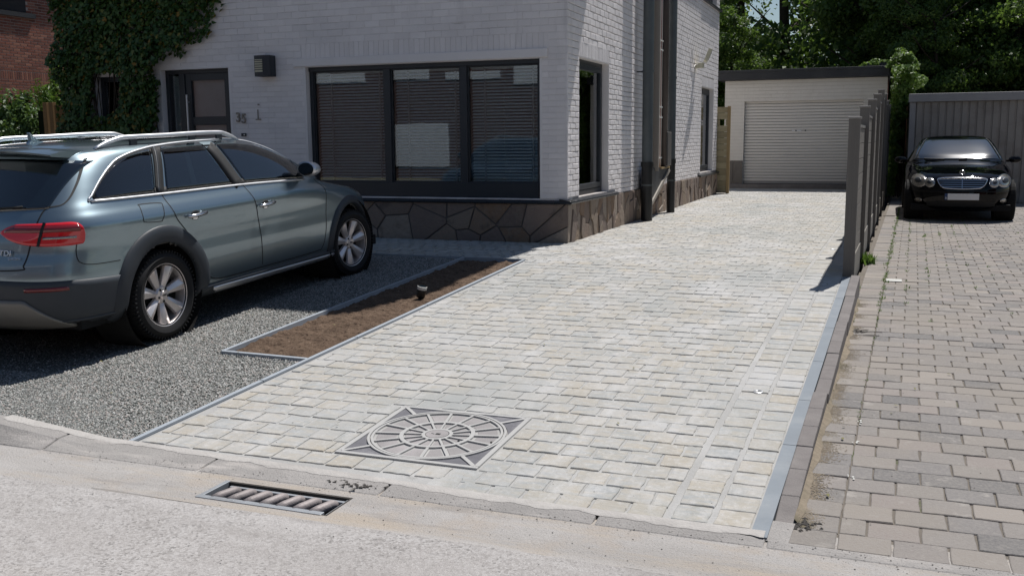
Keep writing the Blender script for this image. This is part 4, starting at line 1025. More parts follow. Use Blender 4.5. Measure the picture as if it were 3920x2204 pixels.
# two downpipes, flue and cables on the side wall
def downpipe(lab, y, x, r, zb, ztop, zblack, zband):
    e = empty('downpipe', (x, y, zb)); tag(e, lab, 'downpipe', 'downpipes on the side wall')
    mb = MB(); mb.tube([(x, y, zblack), (x, y, ztop)], r, 20); mb.obj('pipe', M['greypipe'], e, auto=40)
    mb = MB(); mb.tube([(x, y, zb-.01), (x, y, zblack+.03)], r*1.06, 20); mb.tube([(x, y, zblack-.03), (x, y, zblack+.045)], r*1.2, 20); mb.obj('black_boot', M['blackpipe'], e, auto=40)
    for z in (zband,): MB().tube([(x, y, z-.012), (x, y, z+.012)], r*1.16, 20).obj('band', M['greypipe'], e, auto=40)
    for z in (2.65, 4.6):
        MB().tube([(x, y, z-.014), (x, y, z+.014)], r*1.12, 20).obj('collar', M['greypipe'], e, auto=40); MB().box((XS, y-.012, z-.01), (x, y+.012, z+.01)).obj('bracket', M['darkmetal'], e)
downpipe('thicker dark grey downpipe standing nearest the street on the side wall', 15.45, -3.60, .085, .31, 7.1, 1.20, .88)
downpipe('slimmer dark grey downpipe further along the side wall, behind the cable bundle', 17.30, -3.60, .068, .31, 7.1, 1.21, .88)
fl = empty('flue_pipe', (-3.63, 16.07, 1.1)); tag(fl, 'taupe flue pipe rising between the two downpipes', 'flue pipe'); MB().tube([(-3.63, 16.07, 1.08), (-3.63, 16.07, 7.0)], .078, 16).obj('pipe', simple('taupe_pipe', (.21, .18, .15), .5), fl, auto=40)
cb = empty('cable_bundle', (-3.62, 16.5, 1.1)); tag(cb, 'bundle of white, red and brown conduits clipped upright between the downpipes', 'conduits')
for k, (dy, mt_, r) in enumerate(((0, 'whitecable', .018), (.07, 'whitecable', .012), (.12, 'redcable', .013), (.18, 'whitecable', .013), (.40, 'browncable', .075))):
    MB().tube([(-3.63, 16.36+dy, 1.12), (-3.63, 16.36+dy, 7.0)], r, 10).obj('conduit', M[mt_], cb, smooth=True)
for z in (1.28, 1.95, 2.12, 3.05, 3.2): MB().box((-3.78, 16.33, z), (-3.612, 16.60, z+.022)).obj('clip', M['whiteplastic'], cb)
MB().box((-3.70, 16.72, 1.15), (-3.54, 17.02, 1.72)).obj('junction_box', simple('grey_box', (.09, .085, .08), .5), cb, bevel=.01)
vc = MB().lathe([(0, 0), (.10, 0), (.11, .02), (.10, .06), (.05, .09), (0, .095)], 20, Matrix.Translation((-3.78, 15.98, 1.56))).obj('wall_vent', simple('grey_vent', (.12, .12, .12), .6), auto=40); tag(vc, 'round grey vent cap on the side wall beside the nearer downpipe', 'wall vent')
tb = empty('ramp_flap', (-3.62, 16.4, .6)); tag(tb, 'dark folded metal flap with a pale slanting edge between the two downpipes', 'metal flap')
MB().prism([(15.62, .60), (15.62, 1.14), (17.05, 1.12), (17.0, .98)], -3.70, -3.60, lambda a, b, h: (h, a, b)).obj('panel', M['darkmetal'], tb)
MB().prism([(15.62, .55), (15.68, .51), (17.12, 1.05), (17.06, 1.10)], -3.71, -3.575, lambda a, b, h: (h, a, b)).obj('slanting_edge', simple('pale_edge', (.30, .27, .23), .6), tb)
MB().box((-3.71, 16.4, 1.105), (-3.575, 17.08, 1.135)).obj('top_edge', M['palepost'], tb)
fd = empty('floodlight', (-3.62, 20.45, 3.25)); tag(fd, 'cream floodlight tilted down on a bracket high on the side wall', 'floodlight')
T = Matrix.Translation((-3.55, 20.55, 3.27)) @ Euler((0, R(22), R(12))).to_matrix().to_4x4()
MB().box((-.045, -.24, -.13), (.03, .24, .13), T).obj('housing', M['cream'], fd, bevel=.012); MB().box((.031, -.21, -.10), (.038, .21, .10), T).obj('lamp_glass', M['lampclear'], fd)
MB().box((-3.78, 20.35, 3.02), (-3.62, 20.5, 3.12)).obj('motion_sensor', M['cream'], fd, bevel=.01); MB().tube([(-3.77, 19.95, 3.35), (-3.765, 19.98, 3.12), (-3.76, 20.12, 3.02), (-3.75, 20.25, 3.08), (-3.7, 20.4, 3.1)], .008, 8).obj('cable', M['whitecable'], fd)
# ------------------------------------------------------------------ garden fence between the drives
PY = [9.86, 11.95, 14.05, 16.1, 18.15, 20.2, 22.25, 24.3]
PT = [1.79, 1.95, 2.10, 2.25, 2.405, 2.41, 2.36, 2.33]
fx = lambda y: -.322+.0165*(y-9.8)
fence = empty('garden_fence', (fx(9.86), 9.86, .15)); tag(fence, 'grey-brown board fence with capped posts stepping up between the two driveways', 'fence')
for i, (y, t) in enumerate(zip(PY, PT)):
    x = fx(y); hw = .052
    mb = MB(); mb.box((x-hw, y-hw, zn(y)-.1), (x+hw, y+hw, t-.018)); 
    for s in (-1, 0, 1): mb.box((x+s*.026-.004, y-hw-.0025, zn(y)-.1), (x+s*.026+.004, y-hw, t-.018))
    p = mb.obj('post', M['post'], fence, bevel=.004)
    MB().box((x-hw-.009, y-hw-.009, t-.018), (x+hw+.009, y+hw+.009, t)).obj('cap', M['cap'], p, bevel=.003)
for i in range(len(PY)-1):
    y0, y1 = PY[i]+.052, PY[i+1]-.052; top = PT[i]-.075+(.0 if i < 5 else 0); top = (1.73, 1.87, 2.03, 2.18, 2.32, 2.28, 2.25)[i]
    x0, x1 = fx(y0), fx(y1); zb = zn(y0)-.02
    def bd(nm, za, zb_, th, mat, **k):
        MB().hexa([(x0-th/2, y0, za), (x0+th/2, y0, za), (x1+th/2, y1, za), (x1-th/2, y1, za), (x0-th/2, y0, zb_), (x0+th/2, y0, zb_), (x1+th/2, y1, zb_), (x1-th/2, y1, zb_)]).obj(nm, M[mat], fence, **k)
    bd('concrete_plank', zb, zb+.30, .04, 'plank', bevel=.004)
    z = zb+.305; n = max(1, round((top-.03-z)/.152)); h = (top-.03-z)/n
    for k in range(n): bd('board', z+k*h, z+(k+1)*h-.006, .022, 'board', bevel=.003)
    bd('top_rail', top-.028, top, .036, 'cap')

# ------------------------------------------------------------------ garage at the end of the drive
YG = 26.08; M['darkstone'] = simple('dark_slab', (.17, .155, .14), .85, 0, .3, .25, 5, .5, 30, grime=(.24, .22, .20))
gar = empty('garage', (-2.1, YG+2.5, .33)); tag(gar, 'flat-roofed pale garage with dark fascia and slatted roller door at the end of the driveway', 'garage')
GXL, GXR, DL, DR = -4.05, -.13, -3.55, -.67
mb = MB(); g0 = YG+.008; mb.box((GXL, g0, .2), (DL, YG+.25, 3.06)); mb.box((DR, g0, .2), (GXR, YG+.25, 3.06)); mb.box((DL, g0, 2.545), (DR, YG+.25, 3.06))
mb.box((GXL, YG+.25, .2), (GXL+.2, YG+6, 3.06)); mb.box((GXL+.2, YG+5.8, .2), (GXR-.2, YG+6, 3.06)); mb.obj('wall', M['garagejoint'], gar)
MB().box((GXR-.2, YG+.25, .2), (GXR, YG+6, 3.06)).obj('side_wall', M['redbrick'], gar)
MB().box((GXL+.2, YG+.4, .2), (GXR-.2, YG+.45, 2.9)).obj('back_board', M['room'], gar)
gp = [block('block', .29+.001, .088-.004, .02, .003, M['garageblock'], .001, 1, 60+s) for s in range(5)]
it = []; z = .33; c = 0
while z < 3.05:
    h = .088; u = GXL-(c % 2)*.145
    while u < GXR:
        for a, b in ((max(u, GXL), min(u+.29, GXR)),):
            for p, r in (((a, min(b, DL)) if a < DL else (0, 0)), ((max(a, DR), b) if b > DR else (0, 0)), ((max(a, DL), min(b, DR)) if z > 2.52 and b > DL and a < DR else (0, 0))):
                if r-p > .03 and z+h < 3.08: it.append((random.randrange(5), ((p+r)/2, YG-random.uniform(0, .0015), z+h/2), ROTF, ((r-p)/.29, 1, 1)))
        u += .29
    z += h; c += 1
pieces(gar, 'block', gp, it, 300, 'blocks', .2)
for i, (a, b, c_, d) in enumerate(((GXL, -3.80, .34, 1.03), (-3.795, DL-.005, .34, 1.03))):
    MB().box((a, YG-.03, c_), (b-.004, YG-.004, d)).obj('stone_panel', M['darkstone'], gar, bevel=.006)
mb = MB(); mb.box((GXL-.17, YG-.20, 3.065), (GXR+.03, YG+6.2, 3.27)); mb.box((GXL-.18, YG-.215, 3.25), (GXR+.04, YG+6.22, 3.31)); mb.obj('fascia', M['darkmetal'], gar, bevel=.006)
MB().box((-.62, YG+.35, 3.31), (-.17, YG+.8, 3.42)).obj('roof_vent', M['darkmetal'], gar)
rd_ = empty('roller_door', ((DL+DR)/2, YG+.1, .5)); rd_.name = 'roller_door'
bpy.data.objects.remove(rd_)
nsl = 27; h = (2.545-.50)/nsl
MB().box((DL+.004, YG+.115, .48), (DR-.004, YG+.13, 2.55)).obj('door_backing', M['gap'], gar)
for k in range(nsl):
    z = .50+k*h
    pf = [(YG+.112, z+.005), (YG+.096, z+.009), (YG+.090, z+h*.5), (YG+.096, z+h-.006), (YG+.112, z+h-.003)]
    MB().prism(pf, DL+.004, DR-.004, lambda a, b, hh: (hh, a, b)).obj('slat', M['slat'], gar)
MB().box((DL+.004, YG+.085, .445), (DR-.004, YG+.125, .50)).obj('bottom_rail', M['shedtrim'], gar)
MB().box((-2.36, YG+.075, 1.765), (-2.13, YG+.092, 1.80)).obj('lock_plate', M['satin'], gar)
for x in (-2.26, -2.03): MB().tube([(x, YG+.06, 1.785), (x, YG+.09, 1.785)], .018, 10).obj('lock_knob', M['gap'], gar)
for x in (-2.5, -2.0): MB().box((x-.05, YG+.07, 1.155), (x+.05, YG+.09, 1.17)).obj('handle', M['satin'], gar)
mb = MB(); mb.box((GXL+.02, YG-.30, .2), (GXR, YG+.02, .435)); mb.obj('threshold', M['dark_kerb'], gar, bevel=.01)
for x in (-3.9, -3.95): pass

# ------------------------------------------------------------------ pale wooden screen between house and garage
wg = empty('wooden_screen', (-3.75, 23.36, .33)); tag(wg, 'new pale timber screen with a small square peephole between house corner and garage', 'wooden gate')
z = .34
while z < 2.26:
    h = .142; t_ = z+h-.006
    if 1.88 < z+h/2 < 2.06:
        MB().box((-4.4, 23.36, z), (-3.74, 23.385, t_)).obj('board', M['palewood'], wg); MB().box((-3.60, 23.36, z), (-3.56, 23.385, t_)).obj('board', M['palewood'], wg)
    else: MB().box((-4.4, 23.36, z), (-3.56, 23.385, t_)).obj('board', M['palewood'], wg, bevel=.003)
    z += h
MB().box((-3.56, 23.34, .33), (-3.49, 23.41, 2.34)).obj('post', M['palepost'], wg, bevel=.003)

# ------------------------------------------------------------------ metal shed behind the black car
ms = empty('metal_shed', (2.4, 24, .2)); tag(ms, 'grey-brown ribbed sheet-metal garage front behind the black car', 'shed')
SY = 23.35; SX0 = .36; x = SX0+.12; sp_ = None
pm = MB(); pf = [(0, 0), (.012, -.0), (.022, -.022), (.125, -.022), (.135, 0), (.15, 0), (.15, .01), (0, .01)]
pm.prism(pf, .2, 2.34, lambda a, b, h: (a, b, h)); pmesh = pm.mesh('ribbed_sheet', M['shedmetal'])
while x < 6.2:
    o = bpy.data.objects.new('ribbed_sheet', pmesh); o.location = (x, SY, 0); link(o, ms); x += .15
MB().box((SX0, SY-.05, .19), (SX0+.115, SY+.05, 2.34)).obj('corner_post', M['shedtrim'], ms, bevel=.006)
MB().box((SX0-.03, SY-.09, 2.345), (6.4, SY+.3, 2.52)).obj('fascia', M['shedtrim'], ms, bevel=.008)
MB().box((SX0, SY+.05, .19), (6.35, SY+5.5, 2.40)).obj('body', M['shedmetal'], ms)

# ------------------------------------------------------------------ neighbour's brick house on the left
bh = empty('brick_house', (-23, 22, .3)); tag(bh, 'red brick house seen behind the hedge on the far left', 'house')
BX = -19.5
MB().box((BX-8, 12, .2), (BX-.006, 30, 7)).obj('wall', M['brickmortar'], bh)
rb = [block('brick', .21-.012, .066-.011, .02, .003, M['redbrick'], .002, 1, 80+s) for s in range(5)]
it = []; z = 2.4; c = 0; WH = (17.2, 18.55, 4.72, 6.2)
while z < 5.6:
    if 3.12 < z < 3.30: z = 3.33; continue
    u = 17.2-(c % 2)*.105
    while u < 20.4:
        if not (WH[0]-.2 < u+.1 < WH[1] and z > 4.6): it.append((random.randrange(5), (BX+random.uniform(0, .002), u+.105, z+.033), ROTS, (1, 1, 1)))
        u += .21
    z += .066; c += 1
u = 17.0
while u < 20.4: it.append((random.randrange(5), (BX, u, 3.225), ROTS @ Euler((0, 0, R(90))).to_matrix(), (.95, 1, 1))); u += .066
pieces(bh, 'brick', rb, it, 300, 'bricks', .2)
MB().box((BX-.1, 16.6, 4.60), (BX+.07, 18.72, 4.70)).obj('window_sill', M['darkmetal'], bh)
MB().box((BX-.04, 16.8, 4.72), (BX+.006, 18.5, 6.2)).obj('window', M['room'], bh)
MB().box((BX-8.3, 11.6, 7), (BX+.4, 30.4, 7.2)).obj('roof', M['roof'], bh)

# ------------------------------------------------------------------ leaves
def leaf_cloud(name, P_, Nrm, size, mat, parent=None, shape='leaf', seed=0, jn=.6, droop=.0):
    """P_ (n,3) positions, Nrm (n,3) outward directions"""
    r = np.random.default_rng(seed); n = len(P_)
    nn = Nrm+r.normal(0, jn, (n, 3)); nn[:, 2] += .15-droop; nn /= np.linalg.norm(nn, axis=1)[:, None]+1e-9
    a = r.normal(0, 1, (n, 3)); t = np.cross(nn, a); t /= np.linalg.norm(t, axis=1)[:, None]+1e-9; b = np.cross(nn, t)
    s = size*r.uniform(.6, 1.35, n)[:, None]
    if shape == 'leaf': uv = [(0, -1), (.62, -.25), (.38, .55), (0, 1.05), (-.38, .55), (-.62, -.25)]
    elif shape == 'ivy': uv = [(0, -.8), (.75, -.55), (.55, .15), (0, 1.0), (-.55, .15), (-.75, -.55)]
    elif shape == 'quad': uv = [(0, -1), (.6, 0), (0, 1.1), (-.6, 0)]
    else: uv = [(0, -1.6), (.22, 0), (0, 1.6), (-.22, 0)]
    k = len(uv); V = np.stack([P_+t*s*u+b*s*v+nn*s*(.18*(abs(u)*2-.6)) for u, v in uv], 1).reshape(-1, 3)
    F = np.arange(n*k, dtype=np.int32).reshape(n, k)
    me = rawmesh(name, V, F, mat); 
    return me
def blob_points(n, c, rad, seed, fill=.35, clumps=26, cr=.33):
    """points spread through clumps on an uneven ellipsoid crown"""
    r = np.random.default_rng(seed); c = np.array(c); rad = np.array(rad)
    d = r.normal(0, 1, (clumps, 3)); d /= np.linalg.norm(d, axis=1)[:, None]
    cc = d*(r.random(clumps)**fill)[:, None]*.82; w = r.uniform(.55, 1.15, clumps)
    idx = r.integers(0, clumps, n); q = r.normal(0, 1, (n, 3)); q /= np.linalg.norm(q, axis=1)[:, None]
    rr = (r.random(n)**.45)*cr*w[idx]
    p = cc[idx]+q*rr[:, None]
    return c+p*rad, q*.8+p*.4
ivy = empty('ivy', (-10.9, 11.8, .4)); tag(ivy, 'dark climbing ivy covering the left end of the white front wall', 'ivy')
ivpoly = [(-11.86, 5.2), (-8.8, 5.2), (-8.6, 4.3), (-9.0, 3.65), (-9.15, 3.45), (-9.33, 3.28), (-9.42, 3.05), (-9.52, 2.93), (-9.78, 2.84), (-9.92, 2.74), (-10.03, 2.69), (-10.04, 1.6), (-10.1, .9), (-10.05, .35), (-11.86, .35)]
def inpoly(x, y, poly):
    c = False; j = len(poly)-1
    for i in range(len(poly)):
        if (poly[i][1] > y) != (poly[j][1] > y) and x < (poly[j][0]-poly[i][0])*(y-poly[i][1])/(poly[j][1]-poly[i][1])+poly[i][0]: c = not c
        j = i
    return c
gap = [(-11.18, 2.66), (-10.62, 2.62), (-10.70, 2.12), (-10.95, 2.0), (-11.27, 2.02)]
P_, Nn = [], []
while len(P_) < 21000:
    x, z = random.uniform(-12.15, -8.5), random.uniform(.3, 5.2)
    jx = .10*noise.noise(Vector((x*3, z*3, 1)))+.05*noise.noise(Vector((x*9, z*9, 4)))
    if not inpoly(x+jx, z+jx, ivpoly) or inpoly(x, z, gap): continue
    th = .10+.16*(noise.noise(Vector((x*1.6, z*1.6, 7)))+.5); dp = random.random()**.5*max(th, .05)
    edge = min(abs(x+12.0), .3)/.3
    P_.append((x, YF-.02-dp, z)); Nn.append((-.2, -1, .35))
for i in range(1600):   # left return of the ivy round the corner
    P_.append((-11.8-random.random()*.13-.02, YF+random.uniform(-.15, .6), random.uniform(.3, 5.2))); Nn.append((-1, -.3, .3))
for _ in range(420):    # loose sprays along the upper edge
    z = random.uniform(3.0, 4.3); x = -9.15+(z-3.4)*.62+random.gauss(.02, .10); P_.append((x, YF-.03-random.random()*.05, z)); Nn.append((0, -1, .4))
for _ in range(12): P_.append((-9.62+random.gauss(0, .04), YF-.06, 2.88+random.gauss(0, .03))); Nn.append((0, -1, .2))
me = leaf_cloud('leaves', np.array(P_), np.array(Nn), .039, M['leaf_ivy'], seed=3, shape='ivy', jn=.42); o = bpy.data.objects.new('leaves', me); link(o, ivy); o['kind'] = 'stuff'
mb = MB()
for k in range(26):
    x = random.uniform(-11.9, -10.1); pts = [(x, YF-.03, .3)]
    while pts[-1][2] < 4.8: pts.append((min(max(pts[-1][0]+random.uniform(-.09, .10), -11.8), -9.6 if pts[-1][2] > 3 else -10.08), YF-.02-random.random()*.03, pts[-1][2]+.3))
    pts = [p for p in pts if not inpoly(p[0], p[2], gap)]
    mb.tube(pts, .008, 5)
mb.obj('stems', M['bark'], ivy)

def bush(name, label, cat, spheres, n, size, mat, seed, shape='leaf', group=None, core=True, base=None, jn=.6, droop=0):
    b = base or spheres[0][0]
    e = empty(name, (b[0], b[1], .25)); tag(e, label, cat, group)
    r = np.random.default_rng(seed); vol = np.array([s[1][0]*s[1][1]*s[1][2] for s in spheres])**.75; cnt = (n*vol/vol.sum()).astype(int)
    Ps, Ns = [], []
    for k, (s, c_) in enumerate(zip(spheres, cnt)):
        p, q = blob_points(int(c_), s[0], s[1], seed+k, .3, 22, .36); Ps.append(p); Ns.append(q)
    P_ = np.concatenate(Ps); Nn = np.concatenate(Ns); k = P_[:, 2] > .2
    me = leaf_cloud('leaves', P_[k], Nn[k], size, mat, seed=seed, shape=shape, jn=jn, droop=droop); o = bpy.data.objects.new('leaves', me); link(o, e); o['kind'] = 'stuff'
    if core:
        mb = MB()
        for s in spheres:
            c0 = Vector(s[0]); mb.tube([(c0.x, c0.y, .1), tuple(c0+Vector((.05, 0, -s[1][2]*.3))), tuple(c0+Vector((0, 0, s[1][2]*.3)))], [.04, .03, .015], 6)
            for _ in range(5):
                d = Vector((random.uniform(-1, 1)*s[1][0], random.uniform(-1, 1)*s[1][1], random.uniform(.1, .9)*s[1][2]))*.6; mb.tube([tuple(c0+Vector((0, 0, -s[1][2]*.3))), tuple(c0+d)], [.02, .006], 5)
        mb.obj('stems', M['bark'], e)
    return e
bush('hedge', 'leafy green hedge in front of the red brick house', 'hedge', [((-15.7, 14.4, 1.6), (.85, .7, 1.35)), ((-16.5, 14.6, 1.75), (.9, .7, 1.35)), ((-17.4, 15, 1.7), (.9, .8, 1.5)), ((-14.9, 14.0, 1.4), (.6, .6, 1.15)), ((-18.2, 15.2, 1.6), (.9, .8, 1.4))], 42000, .040, M['leaf_hedge'], 31)
bush('yew_shrub', 'bright yellow-green upright shrub between the hedge and the ivy', 'shrub', [((-15.75, 15.5, 1.75), (.5, .5, 1.45)), ((-15.1, 15.3, 1.7), (.5, .5, 1.35)), ((-16.3, 16.2, 1.9), (.5, .4, 1.45))], 12000, .05, M['leaf_yew'], 41, 'needle')
gf = empty('garden_gate', (-13, 13.5, .3)); tag(gf, 'brown weathered board fence with a lit post between hedge and ivy', 'wooden fence')
for x in (-13.93, -13.79): MB().box((x-.05, 13.46, .3), (x+.035, 13.55, 2.33)).obj('post', M['brownpost'], gf, bevel=.004)
z = .35
while z < 2.2: MB().box((-13.74, 13.49, z), (-12.0, 13.51, z+.17)).obj('board', M['brownwood'], gf, bevel=.003); z += .176
MB().box((-14.35, 13.7, .3), (-14.05, 13.75, 2.2)).obj('dark_panel', M['core'], gf)

# creeper over the garage side
def creeper(name, lab, n, fnp, seed, size=.06):
    r = random.Random(seed); P_, Nn = [], []
    while len(P_) < n:
        q = fnp(r)
        if q: P_.append(q[0]); Nn.append(q[1])
    e = empty(name, (.2, 24.5, .2)); tag(e, lab, 'creeper')
    me = leaf_cloud('leaves', np.array(P_), np.array(Nn), size, M['leaf_bright'], seed=seed, shape='ivy', jn=.5); o = bpy.data.objects.new('leaves', me); link(o, e); o['kind'] = 'stuff'
    mb = MB()
    for k in range(14):
        x, y = r.uniform(0, .35), r.uniform(24.6, 26.6); pts = [(x, y, .2)]
        for j in range(9): pts.append((max(-.05, pts[-1][0]+r.uniform(-.05, .05)), pts[-1][1]+r.uniform(-.08, .08), .2+(j+1)*.32))
        mb.tube(pts, .012, 5)
    mb.obj('stems', M['bark'], e)
def cf(r):
    z = .25+3.3*r.random()**.7; w = .07+.12*min(z, 2.6)/2.6+(.14 if 2.3 < z < 3.4 else 0)*(1-abs(z-2.85)/.6) + .06*noise.noise(Vector((z*3, 2, 1)))
    if z > 3.2: w *= max(.1, 1-(z-3.2)/.55)
    x = -.05+r.random()**.6*w*1.9*(1+.45*noise.noise(Vector((z*5, 7, 3)))); 
    if z > 3.25: x = .18+r.uniform(-1, 1)*max(.06, .42*(1-(z-3.2)/.6))
    y = r.uniform(24.2, 27.2) if z < 3.2 else r.uniform(25.2, 27)
    if z < 1.9 and r.random() < .35: return None
    return (x, y, z), (.6, -.5, .5)
creeper('climbing_plant', 'bright green creeper hanging over the right side of the garage', 26000, cf, 51, .040)
bush('roof_creeper', 'small sprig of creeper growing over the garage roof edge', 'creeper', [((-.35, 26.7, 3.40), (.42, .35, .13)), ((.12, 26.3, 3.55), (.18, .3, .22))], 2200, .036, M['leaf_bright'], 52, 'ivy', core=False)

# ------------------------------------------------------------------ trees behind the garages
def tree_proto(kind, seed, H, rad, nleaf, lsize, trunk_r, base=.22, droop=0):
    r = random.Random(seed); e = empty('broadleaf_tree'); LOCALS.add(e)
    mb = MB(); pts = [(0, 0, -.3)]; n = 8
    for k in range(n): pts.append((pts[-1][0]+r.uniform(-.12, .12), pts[-1][1]+r.uniform(-.12, .12), (k+1)*H*.8/n))
    mb.tube(pts, [trunk_r*(1-.085*k) for k in range(n+1)], 9)
    o = mb.obj('trunk', M['bark'], e, smooth=True)
    lb = MB()
    for k in range(18):
        i = r.randint(2, n); p = Vector(pts[i]); a = r.uniform(0, 6.28); L = rad*r.uniform(.45, .95)
        q1 = p+Vector((math.cos(a)*L*.5, math.sin(a)*L*.5, L*.25)); q2 = p+Vector((math.cos(a)*L, math.sin(a)*L, L*.6)); lb.tube([p, q1, q2], [trunk_r*.32, trunk_r*.18, .02], 5)
    lb.obj('limbs', M['bark'], e)['kind'] = 'stuff'
    Ps, Ns = [], []
    for k in range(5):
        c = (r.uniform(-.35, .35)*rad, r.uniform(-.35, .35)*rad, H*(base+.12+(.88-base)*k/5)); rr = rad*(1-.12*abs(k-1.7))*r.uniform(.8, 1.05)
        p, q = blob_points(nleaf//5, c, (rr, rr, H*.17), seed*7+k, .28, 30, .30); Ps.append(p); Ns.append(q)
    me = leaf_cloud('crown', np.concatenate(Ps), np.concatenate(Ns), lsize, M['leaf_tree'], seed=seed, jn=.7, droop=droop, shape='quad')
    o = bpy.data.objects.new('crown', me); link(o, e)
    return e
protos_t = [tree_proto('a', 3, 12.5, 3.4, 75000, .075, .22, .1), tree_proto('b', 5, 14.5, 3.9, 85000, .08, .28, .08), tree_proto('c', 8, 9.5, 3.2, 65000, .07, .16, .02), tree_proto('d', 12, 17, 1.7, 3400, .085, .24, .40)]
TREES = [
 (0, -7.6, 38.5, 1.1, 'leftmost leafy tree seen just right of the house corner', .50),
 (2, -5.0, 33.5, 2.0, 'low leafy tree right behind the left end of the garage roof', .60),
 (0, -.3, 34.5, .3, 'dark dense tree rising above the middle of the garage roof', .88),
 (1, .6, 35.5, 4.0, 'tallest dense tree above the creeper-clad garage corner', 1.0),
 (2, 3.4, 33.0, 5.1, 'low tree with pale leaf tips above the left end of the metal shed', .95),
 (0, 5.6, 35.2, 2.7, 'dense tree above the shed in the upper right', 1.0),
 (1, 9.0, 37.5, .9, 'broad tree at the right edge of the picture', 1.0),
 (2, 1.2, 31.2, .2, 'small shady tree between the garage and the metal shed', .62),
 (2, 7.0, 31.5, 3.3, 'bushy tree directly behind the metal shed near the right edge', .8),
 (3, -6.7, 42.0, 1.3, 'tall slender bare-stemmed tree against the sky gap, left one', 1.0),
 (3, -6.35, 44.0, 2.4, 'tall slender bare-stemmed tree against the sky gap, middle one', 1.05),
 (3, -4.05, 41.0, .5, 'tall thick-stemmed tree right of the sky gap', 1.1),
 (1, 1.4, 44.0, 2.2, 'tall tree filling the top edge behind the garage', 1.1),
 (1, 4.0, 45.0, 1.2, 'tall shady tree in the back row behind the sedan', 1.15),
 (0, 12.5, 42.0, 5.2, 'back-row tree beyond the right edge of the shed', 1.2),
 (0, -6.4, 33.0, 4.6, 'leafy tree peeping between the house wall and the timber screen', .42),
]
used = set()
for k, x, y, a, lab, s in TREES:
    e = protos_t[k] if k not in used else copy_tree(protos_t[k]); used.add(k)
    e.location = (x, y, .1); e.rotation_euler = (0, 0, a); e.scale = (s, s, s); tag(e, lab, 'tree', 'trees behind the garages')
# dense understorey behind
P_, Nn = [], []
for k in range(70000):
    x = random.uniform(-9, 16); y = random.uniform(38, 47); z = random.random()*((5.8 if -6.2 < x < -3.9 else 8.6)+1.2*noise.noise(Vector((x*.5, 1, 0)))); P_.append((x, y, z)); Nn.append((0, -1, .3))
me = leaf_cloud('undergrowth', np.array(P_), np.array(Nn), .13, M['leaf_tree'], seed=77, shape='quad'); o = bpy.data.objects.new('undergrowth', me); link(o, None); tag(o, 'dark wooded undergrowth filling the gaps behind the trees', 'undergrowth', kind='stuff')

# ------------------------------------------------------------------ house across the street (seen in reflections)
dull = simple('dull_brick', (.11, .07, .066), .9); dullw = simple('grey_door', (.62, .65, .68), .6)
oh = empty('house_across_street', (-9, -15, 0)); tag(oh, 'red brick house with pale garage door, seen only mirrored in the wide front window', 'house')
MB().box((-48, -22, 0), (6, -15, 6.6)).obj('wall', dull, oh)
mb = MB()
for a, b, c_, d in ((-20.6, -17.8, .5, 2.35), (-20.6, -18.7, 4.25, 4.85), (-25.5, -21.8, 4.2, 4.6), (-14.8, -13.7, 3.9, 5.2), (-17.9, -15.4, 4.2, 4.5)): mb.box((a, -15.02, c_), (b, -14.95, d))
mb.obj('pale_panels', dullw, oh); MB().box((-26.4, -22.4, 6.6), (6.4, -14.6, 6.9)).obj('roof', M['whitepaint'], oh)
nh = empty('house_to_the_east', (24, 4, 0)); tag(nh, 'brick house far to the right beyond the picture, mirrored in the estate car windows', 'house')
MB().box((22, -4, 0), (32, 9, 5.6)).obj('wall', M['redbrick'], nh); MB().prism([(21.6, 5.6), (32.4, 5.6), (27, 9.4)], -4.4, 9.4, lambda a, b, h: (a, h, b)).obj('roof', M['roof'], nh)
nh = empty('house_to_the_east', (24, -15, 0)); tag(nh, 'brick house across the street to the far right, mirrored in car windows', 'house')
MB().box((12, -24, 0), (30, -15, 5.4)).obj('wall', M['redbrick'], nh); MB().prism([(-24.4, 5.4), (-14.6, 5.4), (-19.5, 9.2)], 11.6, 30.4, lambda a, b, h: (h, a, b)).obj('roof', M['roof'], nh)
bush('street_hedge', 'low hedge across the street, seen only mirrored in the front window', 'hedge', [((-9, -13.5, .6), (1.6, .6, .7)), ((-6, -13.5, .6), (1.6, .6, .7))], 3000, .08, M['leaf_hedge'], 61, core=False)
